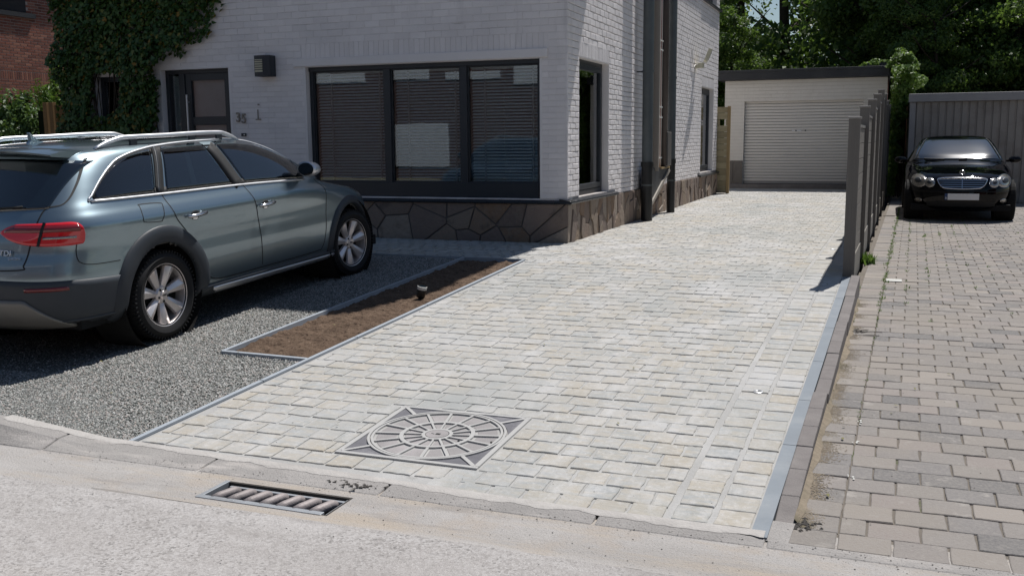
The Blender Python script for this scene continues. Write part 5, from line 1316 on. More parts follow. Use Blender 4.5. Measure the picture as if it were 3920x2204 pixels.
# ------------------------------------------------------------------ cars
def ZG(z): return z if z < .93 else .93+(z-.93)*1.07
class Body:
    def __init__(s, zk, W, ur, uf, nr, nf, mr, mf):
        s.W, s.ur, s.uf, s.nr, s.nf, s.mr, s.mf = [pchip(zk, k) for k in (W, ur, uf, nr, nf, mr, mf)]
        s.z0, s.z1 = zk[0], zk[-1]
    def V(s, u, z):
        um = (s.ur(z)+s.uf(z))/2; W = s.W(z)
        if u < um: x = (um-u)/(um-s.ur(z)); n, m = s.nr(z), s.mr(z)
        else: x = (u-um)/(s.uf(z)-um); n, m = s.nf(z), s.mf(z)
        return W*max(0, 1-min(x, 1)**n)**(1/m)
    def U(s, v, z, front):
        um = (s.ur(z)+s.uf(z))/2; W = s.W(z); q = min(abs(v)/max(W, 1e-4), 1)
        if front: return um+(s.uf(z)-um)*max(0, 1-q**s.mf(z))**(1/s.nf(z))
        return um-(um-s.ur(z))*max(0, 1-q**s.mr(z))**(1/s.nr(z))
    def outline(s, z, N):
        um = (s.ur(z)+s.uf(z))/2; W = s.W(z); pts = []
        K = 700
        for k in range(K+1):
            t = math.pi*k/K     # 0 = rear centre, pi = front centre, right side
            c, sn = math.cos(t), math.sin(t)
            if c >= 0: n, m, L = s.nr(z), s.mr(z), -(um-s.ur(z))
            else: n, m, L = s.nf(z), s.mf(z), (s.uf(z)-um)
            pts.append((W*sn**(2/m), um+L*abs(c)**(2/n)))
        P = np.array(pts); d = np.r_[0, np.cumsum(np.hypot(*np.diff(P, axis=0).T))]
        sv = np.linspace(0, d[-1], N); return np.c_[np.interp(sv, d, P[:, 0]), np.interp(sv, d, P[:, 1])]
    def shell(s, zs, N, cut=None):
        V, F = [], []; M_ = 2*N-2
        for z in zs:
            o = s.outline(z, N)
            ring = [(p[0], p[1], z) for p in o]+[(-p[0], p[1], z) for p in o[-2:0:-1]]; V += ring
        for j in range(len(zs)-1):
            for i in range(M_):
                a, b = j*M_+i, j*M_+(i+1) % M_; q = (a, b, b+M_, a+M_)
                if cut:
                    c = np.mean([V[k] for k in q], axis=0)
                    if cut(*c): continue
                F.append(q)
        return V, F
    def nrm(s, p, kind, arg):
        e = .004
    def side(s, u, z, off=0, sgn=1):
        e = .01; v = s.V(u, z); du = (s.V(u+e, z)-s.V(u-e, z))/(2*e); dz = (s.V(u, min(z+e, s.z1))-s.V(u, z-e))/(min(z+e, s.z1)-z+e)
        n = Vector((1, -du, -dz)).normalized(); p = Vector((v, u, z))+n*off; return (p.x*sgn, p.y, p.z)
    def end(s, v, z, off=0, front=False):
        e = .01; u = s.U(v, z, front); dv = (s.U(v+e, z, front)-s.U(v-e, z, front))/(2*e); dz = (s.U(v, z+e, front)-s.U(v, z-e, front))/(2*e)
        n = Vector((-dv, 1, -dz)).normalized()
        if not front: n = -n
        p = Vector((v, u, z))+n*off; return tuple(p)
def patch(fn, us, lo, hi, nz, off, th=.004):
    """grid between curves lo(u), hi(u) mapped by fn(u, z, off), with a little thickness"""
    mb = MB(); A, B = [], []
    for u in us:
        for k in range(nz+1):
            z = lo(u)+(hi(u)-lo(u))*k/nz; A.append(fn(u, z, off)); B.append(fn(u, z, off-th))
    n = len(A); V = A+B; m = nz+1; F = []
    for i in range(len(us)-1):
        for k in range(nz): a = i*m+k; F.append((a, a+1, a+m+1, a+m))
    bd = [i*m for i in range(len(us))]+[(len(us)-1)*m+k for k in range(1, m)]+[i*m+nz for i in range(len(us)-2, -1, -1)]+[k for k in range(nz-1, 0, -1)]
    for i in range(len(bd)): a, b = bd[i], bd[(i+1) % len(bd)]; F.append((a, b, b+n, a+n))
    mb.v, mb.f = V, F; return mb
def ribbon(fn, pts, w, off, th=.003, sub=.04):
    P = [Vector((*p, 0)) for p in pts]; Q = [P[0]]
    for a, b in zip(P[:-1], P[1:]):
        n = max(1, int((b-a).length/sub)); Q += [a+(b-a)*k/n for k in range(1, n+1)]
    ws = w if callable(w) else (lambda t: w)
    mb = MB(); V = []
    for i, q in enumerate(Q):
        d = (Q[min(i+1, len(Q)-1)]-Q[max(i-1, 0)]).normalized(); n = Vector((-d.y, d.x, 0))*ws(i/(len(Q)-1))/2
        a, b = q+n, q-n
        V += [fn(a.x, a.y, off-th), fn(a.x, a.y, off), fn(b.x, b.y, off), fn(b.x, b.y, off-th)]
    F = []
    for i in range(len(Q)-1):
        for k in range(3): F.append((i*4+k, i*4+k+1, i*4+k+5, i*4+k+4))
    F += [(0, 1, 2, 3), tuple(len(V)-4+k for k in (3, 2, 1, 0))]
    mb.v, mb.f = V, F; return mb
def smooth_path(pts, n=8, closed=False):
    P = [np.array(p, float) for p in pts]; out = []; m = len(P)
    rng_ = range(m if closed else m-1)
    for i in rng_:
        p0 = P[(i-1) % m] if closed or i > 0 else P[0]; p1 = P[i]; p2 = P[(i+1) % m]; p3 = P[(i+2) % m] if closed or i+2 < m else P[-1]
        for k in range(n):
            t = k/n; out.append(tuple(.5*((2*p1)+(-p0+p2)*t+(2*p0-5*p1+4*p2-p3)*t*t+(-p0+3*p1-3*p2+p3)*t**3)))
    if not closed: out.append(tuple(P[-1]))
    return out
def disc_patch(fn, cx, cy, rx, ry, off, th=.006, n=28, rings=4, dome=0):
    mb = MB(); V = [fn(cx, cy, off+dome)]
    for r in range(1, rings+1):
        k = r/rings
        for i in range(n):
            t = 2*math.pi*i/n; V.append(fn(cx+rx*k*math.cos(t), cy+ry*k*math.sin(t), off+dome*(1-k*k)))
    F = [(0, 1+i, 1+(i+1) % n) for i in range(n)]
    for r in range(rings-1):
        for i in range(n): a = 1+r*n+i; b = 1+r*n+(i+1) % n; F.append((a, b, b+n, a+n))
    base = 1+(rings-1)*n; m = len(V)
    for i in range(n): t = 2*math.pi*i/n; V.append(fn(cx+rx*math.cos(t), cy+ry*math.sin(t), off-th))
    F += [(base+i, base+(i+1) % n, m+(i+1) % n, m+i) for i in range(n)]
    mb.v, mb.f = V, F; return mb
def wheel(name, parent, cx, cy, cz, R_, w, rr, side, steer=0, spokes=7, twin=True, emblem=False):
    """side=+1: outer face towards +x. local thing part tree: wheel > tyre, rim, hub cap"""
    T = Matrix.Translation((cx, cy, cz)) @ Euler((0, 0, steer)).to_matrix().to_4x4() @ Matrix.Diagonal((side, 1, 1, 1))
    h = w/2
    mb = MB(); mb.lathe([(rr-.01, -h*.8), (rr+.015, -h), (R_-.05, -h), (R_-.012, -h*.86), (R_, -h*.6), (R_, h*.6), (R_-.012, h*.86), (R_-.045, h*1.0), ((R_+rr)/2, h*1.04), (rr+.022, h*.97), (rr+.006, h*.9), (rr-.012, h*.82)], 56, T)
    tyre = mb.obj(name, M['tyre'], parent, auto=50)
    # tread grooves
    g = MB()
    for k in range(64):
        t = 2*math.pi*k/64; c, s_ = math.cos(t), math.sin(t); Tm = T @ Euler((t, 0, 0)).to_matrix().to_4x4()
        g.box((h*.62, -.004, R_-.018), (h*.98, .004, R_-.001), Tm)
    g.obj('tread', M['gap'], tyre)['kind'] = 'stuff'
    mb = MB(); mb.lathe([(rr-.012, -h*.5), (rr-.012, h*.78), (rr+.0, h*.88), (rr+.008, h*.90), (rr+.009, h*.86), (rr+.004, h*.80)], 56, T)
    # spokes
    fz = h*.70
    for k in range(spokes):
        a = 2*math.pi*k/spokes+.22
        def pt(r, o, d): return tuple(T @ Vector((d, r*math.cos(a)-o*math.sin(a), r*math.sin(a)+o*math.cos(a))))
        r0, r1 = .060, rr-.004
        wi, wo = (.026, .058) if twin else (.022, .040)
        for sg in (-1, 1):
            q = [pt(r0, 0, fz-.05), pt(r0, sg*wi, fz-.05), pt(r1, sg*wo, fz-.03), pt(r1, 0, fz-.03), pt(r0, 0, fz-.008), pt(r0, sg*wi*.85, fz-.026), pt(r1, sg*wo*.86, fz-.004), pt(r1, 0, fz+.016)]
            mb.hexa(q)
    rim = mb.obj('rim', M['alloy'], tyre, bevel=.0025, auto=35)
    mb = MB(); mb.lathe([(.068, fz-.05), (.068, fz-.02), (.058, fz-.006), (.034, fz-.003), (.033, fz+.002), (.030, fz+.006), (0, fz+.008)], 32, T); mb.obj('hub_cap', M['alloy'], tyre, auto=35)
    mb = MB()
    for k in range(5):
        t = 2*math.pi*(k+.5)/5; Tm = T @ Euler((t, 0, 0)).to_matrix().to_4x4(); mb.lathe([(.010, fz-.012), (.010, fz-.002), (0, fz-.002)], 10, Tm @ Matrix.Translation((0, 0, .049)))
    mb.obj('wheel_bolts', M['gap'], tyre)
    if emblem:
        mb = MB()
        for k in range(4):
            y0 = -.0165+.011*k; pts = [tuple(T @ Vector((fz+.0095, y0+.0078*math.cos(t), .0078*math.sin(t)))) for t in lin(0, 2*math.pi, 16)]; mb.tube(pts, .0013, 5, False)
        mb.obj('emblem', M['gap'], tyre)
    mb = MB(); mb.lathe([(rr-.02, -h*.4), (0, -h*.4)], 40, T); mb.lathe([(.13, -.02), (.13, .0), (.03, .005)], 32, T); mb.obj('brake_disc', M['wheelwell'], tyre)
    return tyre

# ---------------- estate car
zk = [ZG(z) for z in (.22, .28, .36, .48, .60, .70, .78, .86, .93, .985, 1.04, 1.10, 1.18, 1.27, 1.34, 1.385, 1.415, 1.437, 1.452, 1.459)]
A = Body(zk,
 [.76, .85, .895, .912, .918, .914, .914, .921, .924, .898, .856, .820, .778, .730, .686, .648, .598, .505, .34, .0],
 [-.78, -.94, -1.01, -1.035, -1.035, -1.015, -.985, -.965, -.94, -.92, -.885, -.84, -.775, -.700, -.645, -.62, -.57, -.46, -.25, .25],
 [3.42, 3.56, 3.64, 3.67, 3.665, 3.63, 3.57, 3.42, 3.06, 2.74, 2.58, 2.46, 2.30, 2.12, 1.93, 1.77, 1.58, 1.24, .82, .45],
 [12, 12, 12, 12, 12, 12, 12, 12, 12, 12, 12, 11, 10, 9, 8, 7, 5, 4, 3, 3],
 [6, 6, 6, 6, 6, 6, 6, 5, 5, 6, 9, 10, 10, 9, 8, 7, 5, 4, 3, 3],
 [3.4]*10+[3.4, 3.3, 3.2, 3.0, 2.8, 2.6, 2.4, 2.2, 2, 2], [2.7]*10+[3, 3, 3, 2.8, 2.6, 2.5, 2.4, 2.2, 2, 2])
WB, AR = 2.80, .338
belt = pchip([-.56, .12, 1.12, 1.93, 2.3], [1.098, 1.084, 1.067, 1.040, 1.028])
topw = pchip([-.56, -.52, -.45, -.364, -.25, -.146, .1, .352, .8, 1.15, 1.38, 1.50, 1.65, 1.88, 2.02, 2.09], [1.099, 1.13, 1.185, 1.245, 1.312, 1.358, 1.407, 1.431, 1.445, 1.445, 1.434, 1.418, 1.382, 1.290, 1.190, 1.060])
OPEN = ((lambda z: -.56, lambda z: .062+.6*(z-1.085)), (lambda z: .165+.6*(z-1.085), lambda z: 1.01-.38*(z-1.085)), (lambda z: 1.145-.38*(z-1.085), lambda z: 2.07))
def span(L, R_): return lambda t, z: L(z)+(R_(z)-L(z))*t
def his(uf_, t):
    lo_, hi_ = belt(uf_(t, 1.07)), 1.46
    for _ in range(24):
        m_ = (lo_+hi_)/2
        if topw(uf_(t, m_)) > m_: lo_ = m_
        else: hi_ = m_
    return lo_
def in_window(x, u, z):
    return any(L(z)+.03 < u < R_(z)-.03 for L, R_ in OPEN) and belt(u)+.035 < z < topw(u)-.035 and abs(x) > .45
ac = empty('estate_car', (-6.075, 6.035, .105), (math.atan(.123/2.86), 0, 0), local=True); ac.scale = (1.02, 1.02, 1.02)
tag(ac, 'sage-grey metallic estate car with roof rails parked on gravel facing the house', 'car')
def cutA(x, u, z):
    return abs(x) > .60 and (math.hypot(u, z-AR) < .405 or math.hypot(u-WB, z-AR) < .405) or (z < .24) or in_window(x, u, z)
zs = sorted(set(lin(.22, .36, 5)+lin(.36, .98, 34)+lin(.98, 1.42, 32)+lin(1.42, ZG(1.459), 30)))
V, F = A.shell(zs, 210, cutA)
mb = MB(); mb.v, mb.f = [tuple(v) for v in V], F
mb.obj('body', M['paint'], ac, smooth=True)
inn = MB(); inn.v = [(v[0]*.965, v[1]*.985+.03, v[2]-.022) for v in V]; inn.f = [f for f in F if np.mean([V[k][2] for k in f]) > .55]; inn.obj('cabin_lining', M['lining'], ac, smooth=True)
for sx_, yy in ((-.38, 1.38), (.38, 1.38), (-.40, .42), (0, .42), (.40, .42)):
    t_ = Matrix.Translation((sx_, yy, .0)) @ Euler((R(14), 0, 0)).to_matrix().to_4x4()
    st = MB(); st.box((-.24, -.06, .42), (.24, .06, 1.10), Matrix.Translation((sx_, yy+.12, .08)) @ Euler((R(16), 0, 0)).to_matrix().to_4x4()); st.box((-.24, 0, .45), (.24, .5, .60), Matrix.Translation((sx_, yy, 0))); so2 = st.obj('seat', M['seat'], ac, bevel=.04, seg=3)
    MB().box((-.13, -.045, 1.14), (.13, .045, 1.32), Matrix.Translation((sx_, yy+.14, .08)) @ Euler((R(16), 0, 0)).to_matrix().to_4x4()).obj('head_restraint', M['seat'], so2, bevel=.035, seg=3)
MB().box((-.72, 1.95, .75), (.72, 2.35, 1.02)).obj('dashboard', M['seat'], ac, bevel=.05)
MB().tube([(-.38+.18*math.cos(a), 1.84+.05*math.sin(a), .98+.17*math.sin(a)) for a in lin(0, 2*math.pi, 24)], .014, 8, False).obj('steering_wheel', M['seat'], ac)
MB().hexa([(.735, .66, .90), (.745, .66, .90), (.745, .72, .90), (.735, .72, .90), (.60, .70, 1.36), (.61, .70, 1.36), (.61, .75, 1.36), (.60, .75, 1.36)]).obj('seat_belt', M['interior'], ac)
MB().box((-.70, -.62, .86), (.70, -.05, .90)).obj('load_cover', M['lining'], ac)
# wheel wells, floor
for u in (0, WB):
    for s in (-1, 1):
        T = Matrix.Translation((0, u, AR+.01)); x0, x1 = (.55*s, .895*s)
        MB().lathe([(.0, x0), (.425, x0), (.425, x1)], 40, T).obj('wheel_well', M['wheelwell'], ac)
mb = MB(); mb.box((-.80, -.75, .23), (.80, 3.45, .33)); mb.box((-.78, -.6, .33), (.78, 3.2, .42)); mb.obj('underbody', M['wheelwell'], ac)
SR = lambda u, z, o: A.side(u, z, o, 1)
SLf = lambda u, z, o: A.side(u, z, o, -1)
EB = lambda v, z, o: A.end(v, z, o, False)
# windows of the side
DLO = [(u, belt(u)) for u in lin(-.72, 2.15, 40)]+[(u, topw(u)) for u in lin(2.15, -.72, 60)]
for s, fn in ((1, SR), (-1, SLf)):
    ribbon(fn, [(u, belt(u)+.026) for u in lin(-.52, 2.03, 60)], .050, .003).obj('window_surround', M['gap'], ac, smooth=True)
    ribbon(fn, [(u, topw(u)-.020) for u in lin(-.50, 2.04, 80)], .044, .003).obj('window_surround', M['gap'], ac, smooth=True)
    for (L, R_), nm in zip(OPEN, ('quarter_window', 'rear_door_window', 'front_door_window')):
        sp2 = span(L, R_); patch(lambda t, z, o: fn(sp2(t, z), z, o), lin(.02 if nm[0] != 'q' else .10, .985, 34), lambda t: belt(sp2(t, 1.07))+.018, lambda t: max(his(sp2, t)-.010, belt(sp2(t, 1.07))+.0185), 10, .0045).obj(nm, M['tint'], ac, smooth=True)
    t1 = topw(.33)-.006; ribbon(fn, [(.113, belt(.11)+.01), (.113+.6*(t1-1.085), t1)], .075, .0075).obj('pillar_trim', M['gap'], ac, smooth=True)
    ribbon(fn, [(.100, belt(.11)+.01), (.100+.6*(t1-1.085), t1)], .020, .010).obj('pillar_trim', M['cladding'], ac, smooth=True)
    t1 = topw(.94)-.004; ribbon(fn, [(1.075, belt(1.07)), (1.075-.38*(t1-1.085), t1)], .135, .006).obj('centre_pillar', M['gap'], ac, smooth=True)
    ribbon(fn, [(u, belt(u)) for u in lin(-.55, 2.04, 30)], .013, .011, .009).obj('belt_trim', M['satin'], ac, smooth=True)
    tp = [(-.565, 1.099), (-.55, 1.118)]+[(u, topw(u)+.004) for u in lin(-.52, 2.0, 60)]
    ribbon(fn, tp, lambda t: .012-.003*t, .008, .006).obj('window_trim', M['satin'], ac, smooth=True)
    # shut lines
    ribbon(fn, smooth_path([(1.12, belt(1.12)), (1.15, .97), (1.19, .84), (1.216, .696), (1.235, .45), (1.24, .37)]), .008, .0018, .001).obj('front_door_gap', M['gap'], ac)
    ribbon(fn, smooth_path([(.124, belt(.12)), (.135, 1.0), (.165, .90), (.28, .78), (.406, .638), (.475, .47), (.52, .39), (.618, .355), (.80, .345), (1.24, .345), (2.1, .35), (2.22, .38), (2.27, .50), (2.29, .65), (2.32, .85), (2.325, .95), (2.25, 1.03)]), .008, .0018, .001).obj('door_gap', M['gap'], ac)
    ribbon(fn, smooth_path([(2.30, 1.025), (2.65, .965), (3.0, .90), (3.3, .82)]), .008, .0018, .001).obj('bonnet_gap', M['gap'], ac)
    # fuel flap
    if s == 1:
        c = smooth_path([(-.15, 1.036), (.05, 1.026), (.062, 1.00), (.012, .91), (-.02, .897), (-.16, .908), (-.19, .93), (-.165, 1.02)], 6, True); ribbon(fn, c+[c[0]], .006, .0018, .001).obj('fuel_flap_gap', M['gap'], ac)
    # bumper split
    ribbon(fn, smooth_path([(-.75, .83), (-.76, .74), (-.74, .70), (-.66, .68), (-.44, .674)]), .006, .0018, .001).obj('bumper_gap', M['gap'], ac)
    # arches
    for u0 in (0, WB):
        Vv, Ff = [], []; n = 44
        for k in range(n+1):
            t = R(-32)+(math.pi+R(64))*k/n
            ro = .522 if u0 == 0 else .475
            for r, off in ((.392, -.03), (.394, .014), (.408, .022), (ro-.045, .022), (ro-.008, .013), (ro, .0)):
                u, z = u0+r*math.cos(t), AR+.005+r*math.sin(t); z = max(z, .235); Vv.append(fn(u, z, off))
        for k in range(n):
            for j in range(5): a = k*6+j; Ff.append((a, a+1, a+7, a+6))
        mb = MB(); mb.v, mb.f = Vv, Ff; mb.obj('wheel_arch', M['cladding'], ac, smooth=True)
    # sill cladding with aluminium strip
    patch(fn, lin(.40, 2.46, 30), lambda u: .225, lambda u: .318, 4, .022, .03).obj('sill_cladding', M['cladding'], ac, smooth=True)
    patch(fn, lin(.575, 2.46, 30), lambda u: .262+max(0, .60-u)*1.0, lambda u: .306-.01*(u-.55)/1.9, 3, .034, .012).obj('sill_strip', M['satin'], ac, smooth=True)
    # handles
    for u in (.278, 1.208):
        z0 = .898 if u < 1 else .882
        disc_patch(fn, u+.105, z0+.004, .052, .034, .003, .003, dome=0).obj('handle_recess', M['gap'], ac, smooth=True)
        disc_patch(fn, u+.10, z0-.022, .034, .014, .006, .003).obj('handle_highlight', M['chrome'], ac, smooth=True)
        pts = [fn(u+a, z0+.012*(a/.22), o_) for a, o_ in ((0, .012), (.02, .03), (.06, .038), (.11, .040), (.17, .036), (.205, .026), (.22, .012))]
        hb = MB(); hb.tube(pts, [.012, .014, .015, .015, .015, .014, .011], 10); hb.obj('door_handle', M['chrome'], ac, smooth=True)
    # mirror
    mt_ = M['paint']; cx = .80
    mr = MB(); rows = []
    for k in range(9):
        t = k/8; yy = 1.93+.20*t; r1 = .072*math.sqrt(max(0, 1-(t*1.0)**2.2))+.002; rows.append((yy, r1))
    Vv, Ff = [], []; n = 20
    for yy, r1 in rows:
        for i in range(n):
            a = 2*math.pi*i/n; Vv.append((s*(cx+.155+1.25*r1*math.cos(a)*(1 if math.cos(a) > 0 else 1.0)), yy, 1.14+.95*r1*math.sin(a)-.01*math.cos(a)))
    for j in range(len(rows)-1):
        for i in range(n): a, b = j*n+i, j*n+(i+1) % n; Ff.append((a, b, b+n, a+n))
    Ff.append(tuple(range(n))); mr.v, mr.f = Vv, Ff; mo = mr.obj('door_mirror', M['satin'], ac, smooth=True)
    g = MB(); g.prism([(cx+.155+.080*math.cos(a), 1.14+.059*math.sin(a)) for a in lin(0, 2*math.pi*23/24, 23)], 1.927, 1.933, lambda a, b, h: (s*a, h, b)); g.obj('mirror_glass', M['carglass'], mo)
    MB().hexa([(s*(cx-.02), 1.96, 1.05), (s*(cx+.10), 1.97, 1.075), (s*(cx+.10), 2.05, 1.075), (s*(cx-.02), 2.10, 1.05), (s*(cx-.03), 1.98, 1.095), (s*(cx+.10), 1.98, 1.105), (s*(cx+.10), 2.04, 1.105), (s*(cx-.03), 2.08, 1.095)]).obj('mirror_arm', M['gap'], mo)
    # lamps
    def wrap(t, z, o):     # t: 0..1 from the rear face round the corner to the side
        zz = z
        if t < .5: v = .37+(.80-.37)*(t/.5); p = Vector(A.end(v, zz, o))
        else:
            uc = A.U(.80, zz, False); u = uc+(-.695-uc)*((t-.5)/.5); p = Vector(A.side(u, zz, o, 1))
        return (p.x*s, p.y, p.z)
    lo = pchip([0, .1, .25, .45, .9, .97, 1.0], [.915, .870, .838, .826, .832, .850, .893]); hi = pchip([0, .06, .15, .5, .8, .95, 1.0], [.925, .955, .975, .980, .972, .945, .90])
    patch(wrap, lin(0, 1, 60), lo, hi, 8, .007, .008).obj('tail_light', M['redlens'], ac, smooth=True)
    patch(wrap, lin(.04, .86, 40), lambda t: .918, lambda t: min(hi(t)-.014, .958), 2, .0105, .004).obj('lamp_band', M['redlens2'], ac, smooth=True)
    patch(wrap, lin(.36, .74, 20), lambda t: .872, lambda t: .888, 1, .0105, .004).obj('reversing_lamp', M['lampclear'], ac, smooth=True)
    ribbon(lambda a, b, o: wrap(a, b, o), [(.33, lo(.33)-.002), (.36, hi(.36)+.002)], .02, .012, .004, .02).obj('lamp_split', M['gap'], ac)
    # rear reflector in the lower bumper
    patch(lambda v, z, o: (A.end(v, z, o)[0]*s, *A.end(v, z, o)[1:]), lin(.58, .81, 14), lambda v: .530, lambda v: .556, 2, .014, .006).obj('reflector', M['redlens2'], ac, smooth=True)
    wheel('wheel', ac, s*.795, 0, AR, AR, .235, .235, s, 0, 7, True, s > 0)
    wheel('wheel', ac, s*.795, WB, AR, AR, .235, .235, s, R(-7), 7, True, s > 0)
# lower bumper cladding round the tail
def tailmap(t, z, o):   # t in -1..1, right arch to left arch
    sg = 1 if t >= 0 else -1; a = abs(t)
    if a < .6: v = .80*a/.6; p = Vector(A.end(v, z, o))
    else: uc = A.U(.80, z, False); u = uc+(-.40-uc)*((a-.6)/.4); p = Vector(A.side(u, z, o, 1))
    return (p.x*sg, p.y, p.z)
patch(tailmap, lin(-1, 1, 90), lambda t: .235, lambda t: .615-.045*abs(t)**1.5, 8, .008, .012).obj('lower_bumper', M['lowercladding'], ac, smooth=True)
patch(tailmap, lin(-.565, .565, 60), lambda t: .27, lambda t: .275+.20*min(1, (.566-abs(t))/.14)**.8, 6, .022, .02).obj('skid_plate', M['skid'], ac, smooth=True)
patch(tailmap, lin(-1, 1, 80), lambda t: .300, lambda t: .318, 1, .016, .01).obj('bumper_lip', M['lowercladding'], ac, smooth=True)
# tailgate
patch(EB, lin(-.66, .66, 50), lambda v: 1.045+.025*abs(v)/.66, lambda v: 1.395-.03*(abs(v)/.66)**3, 12, .004).obj('rear_window', M['carglass'], ac, smooth=True)
for s in (-1, 1):
    ribbon(EB, [(s*q[0], q[1]) for q in smooth_path([(.63, 1.385), (.70, 1.22), (.72, 1.10), (.645, 1.07), (.63, .98), (.60, .825), (.575, .71), (.53, .677), (0, .67)])], .009, .002, .0015).obj('tailgate_gap', M['gap'], ac)
sp_v = []; Ff = []; nv = 36
for k in range(nv+1):
    v = -.575+1.15*k/nv; e = abs(v)/.575; zt_ = 1.474-.035*e**3; y0 = A.U(v*.99, 1.395, False)
    yb = -.735+.09*e**3
    sp_v += [(v, y0+.14, zt_-.004), (v, -.60+.03*e**2, zt_-.002), (v, yb, zt_-.016), (v, yb+.012, zt_-.030), (v, y0-.0, zt_-.046)]
for k in range(nv):
    for j in range(4): a = k*5+j; Ff.append((a, a+1, a+6, a+5))
Ff += [(0, 1, 2, 3, 4), tuple(nv*5+j for j in (4, 3, 2, 1, 0))]
mb = MB(); mb.v, mb.f = sp_v, Ff; mb.obj('roof_spoiler', M['paint'], ac, auto=40)
def TOPZ(x, u):     # height of the roof skin
    lo_, hi_ = 1.2, ZG(1.459)
    for _ in range(22):
        m_ = (lo_+hi_)/2
        if A.ur(m_) < u < A.uf(m_) and A.V(u, m_) > abs(x): lo_ = m_
        else: hi_ = m_
    return lo_
V, F = [], []; us = lin(.25, 1.28, 22); vs_ = lin(-.47, .47, 14)
for u in us:
    for v in vs_: V.append((v, u, TOPZ(v, u)+.012))
m_ = len(vs_)
for i in range(len(us)-1):
    for j in range(m_-1): a = i*m_+j; F.append((a, a+1, a+m_+1, a+m_))
mb = MB(); mb.v, mb.f = V, F; mb.obj('panorama_roof', M['carglass'], ac, smooth=True)
for s in (-1, 1):
    xr = .595; Vv, Ff = [], []; us_ = lin(-.24, 1.45, 60); pts = []
    for u in us_:
        t = (u+.24)/1.69; lift = .056*min(1, t/.16)**.8*min(1, (1-t)/.13)**.8; hh = .006+.0115*min(1, t/.08)*min(1, (1-t)/.06)
        x = xr-.030*abs(t-.45); pts.append((s*x, u, TOPZ(x, u)+lift+.004, hh))
    for (x, y, z, hh) in pts:
        for a, b in ((-.012, -1), (.011, -1), (.017, -.1), (.010, .9), (-.008, 1), (-.014, 0)): Vv.append((x+a*s, y, z+b*hh))
    for j in range(len(pts)-1):
        for i in range(6): a, b = j*6+i, j*6+(i+1) % 6; Ff.append((a, b, b+6, a+6))
    Ff += [tuple(range(6)), tuple(len(Vv)-6+i for i in range(6))]; rr_ = MB(); rr_.v, rr_.f = Vv, Ff; ro = rr_.obj('roof_rail', M['satin'], ac, smooth=True)
    for y0 in (.12, .80, 1.15): z0 = TOPZ(xr-.01, y0); MB().box((s*(xr-.01)-.009, y0, z0-.02), (s*(xr-.01)+.009, y0+.07, z0+.045)).obj('rail_foot', M['cladding'], ro)
mb = MB(); z0 = TOPZ(0, -.22)-.01; mb.prism([(-.30, z0), (-.10, z0), (-.20, z0+.03), (-.262, z0+.088), (-.272, z0+.085), (-.262, z0+.03)], -.014, .014, lambda a, b, h: (h, a, b)); mb.obj('shark_fin_aerial', M['paint'], ac, bevel=.004)
mb = MB(); mb.tube([A.end(.0, 1.035, .02), A.end(.15, 1.05, .026), A.end(.50, 1.075, .022)], [.018, .012, .006], 8); mb.obj('rear_wiper', M['gap'], ac, smooth=True)
# boot lettering
def badge(txt, v, z, size, ex=.003, sx=1):
    p = Vector(A.end(v, z, .006)); p2 = Vector(A.end(v+.05, z, .006)); X = (p2-p).normalized(); p3 = Vector(A.end(v, z+.03, .006)); Y = (p3-p).normalized(); Z = X.cross(Y)
    T = Matrix((( X.x, Y.x, Z.x, p.x), (X.y, Y.y, Z.y, p.y), (X.z, Y.z, Z.z, p.z), (0, 0, 0, 1)))
    return font_obj('lettering', txt, size, T, M['chrome'], ac, ex, sx)
badge('3.0 TDI', .285, .772, .052, .003, 1.25); badge('quattro', .455, .747, .030, .002, 1.1)
mb = MB(); mb.box((-.26, -1.0, .72), (.26, -.985, .83)); mb.obj('number_plate', M['plate'], ac)
# lumps of the cabin seen through the windows are left to the dark glass

# ---------------- black saloon
zk = [.17, .24, .34, .45, .55, .63, .70, .77, .83, .88, .92, .955, 1.0, 1.08, 1.17, 1.26, 1.33, 1.375, 1.403, 1.42, 1.428]
B = Body(zk,
 [.76, .83, .856, .862, .864, .864, .864, .862, .858, .85, .835, .815, .785, .745, .70, .65, .60, .545, .46, .32, 0],
 [-.85, -.97, -1.02, -1.03, -1.03, -1.02, -1.01, -.99, -.97, -.93, -.80, -.50, -.20, -.02, .12, .26, .38, .47, .55, .62, .70],
 [3.30, 3.43, 3.50, 3.52, 3.51, 3.485, 3.45, 3.36, 3.16, 2.86, 2.52, 2.20, 1.96, 1.82, 1.63, 1.43, 1.26, 1.14, 1.03, .93, .80],
 [10]*10+[8, 6, 7, 7, 7, 6, 5, 4, 4, 3, 3], [5, 5, 5.2, 5.5, 5.5, 5.2, 5, 4.4, 4, 3.6, 3.6, 4, 7, 8, 8, 7, 6, 5, 4, 3, 3],
 [3.2]*14+[3, 2.8, 2.6, 2.5, 2.4, 2.2, 2], [2.6, 2.6, 2.7, 2.8, 2.8, 2.7, 2.6, 2.4, 2.2, 2.1, 2.1, 2.2, 2.8, 3, 3, 3, 2.8, 2.6, 2.4, 2.2, 2])
WBb, ARb = 2.715, .315
bc = empty('black_saloon_car', (1.135, 21.35, .195), (0, 0, math.pi), local=True)
tag(bc, 'black saloon car facing the camera on the right-hand driveway, sun glaring in its windscreen', 'car')
cutB = lambda x, u, z: abs(x) > .58 and (math.hypot(u, z-ARb) < .345 or math.hypot(u-WBb, z-ARb) < .345)
zs = sorted(set(lin(.17, .7, 22)+lin(.7, 1.0, 44)+lin(1.0, 1.38, 24)+lin(1.38, 1.428, 22)))
V, F = B.shell(zs, 100, cutB); mb = MB(); mb.v, mb.f = [tuple(v) for v in V], F; mb.obj('body', M['blackpaint'], bc, smooth=True)
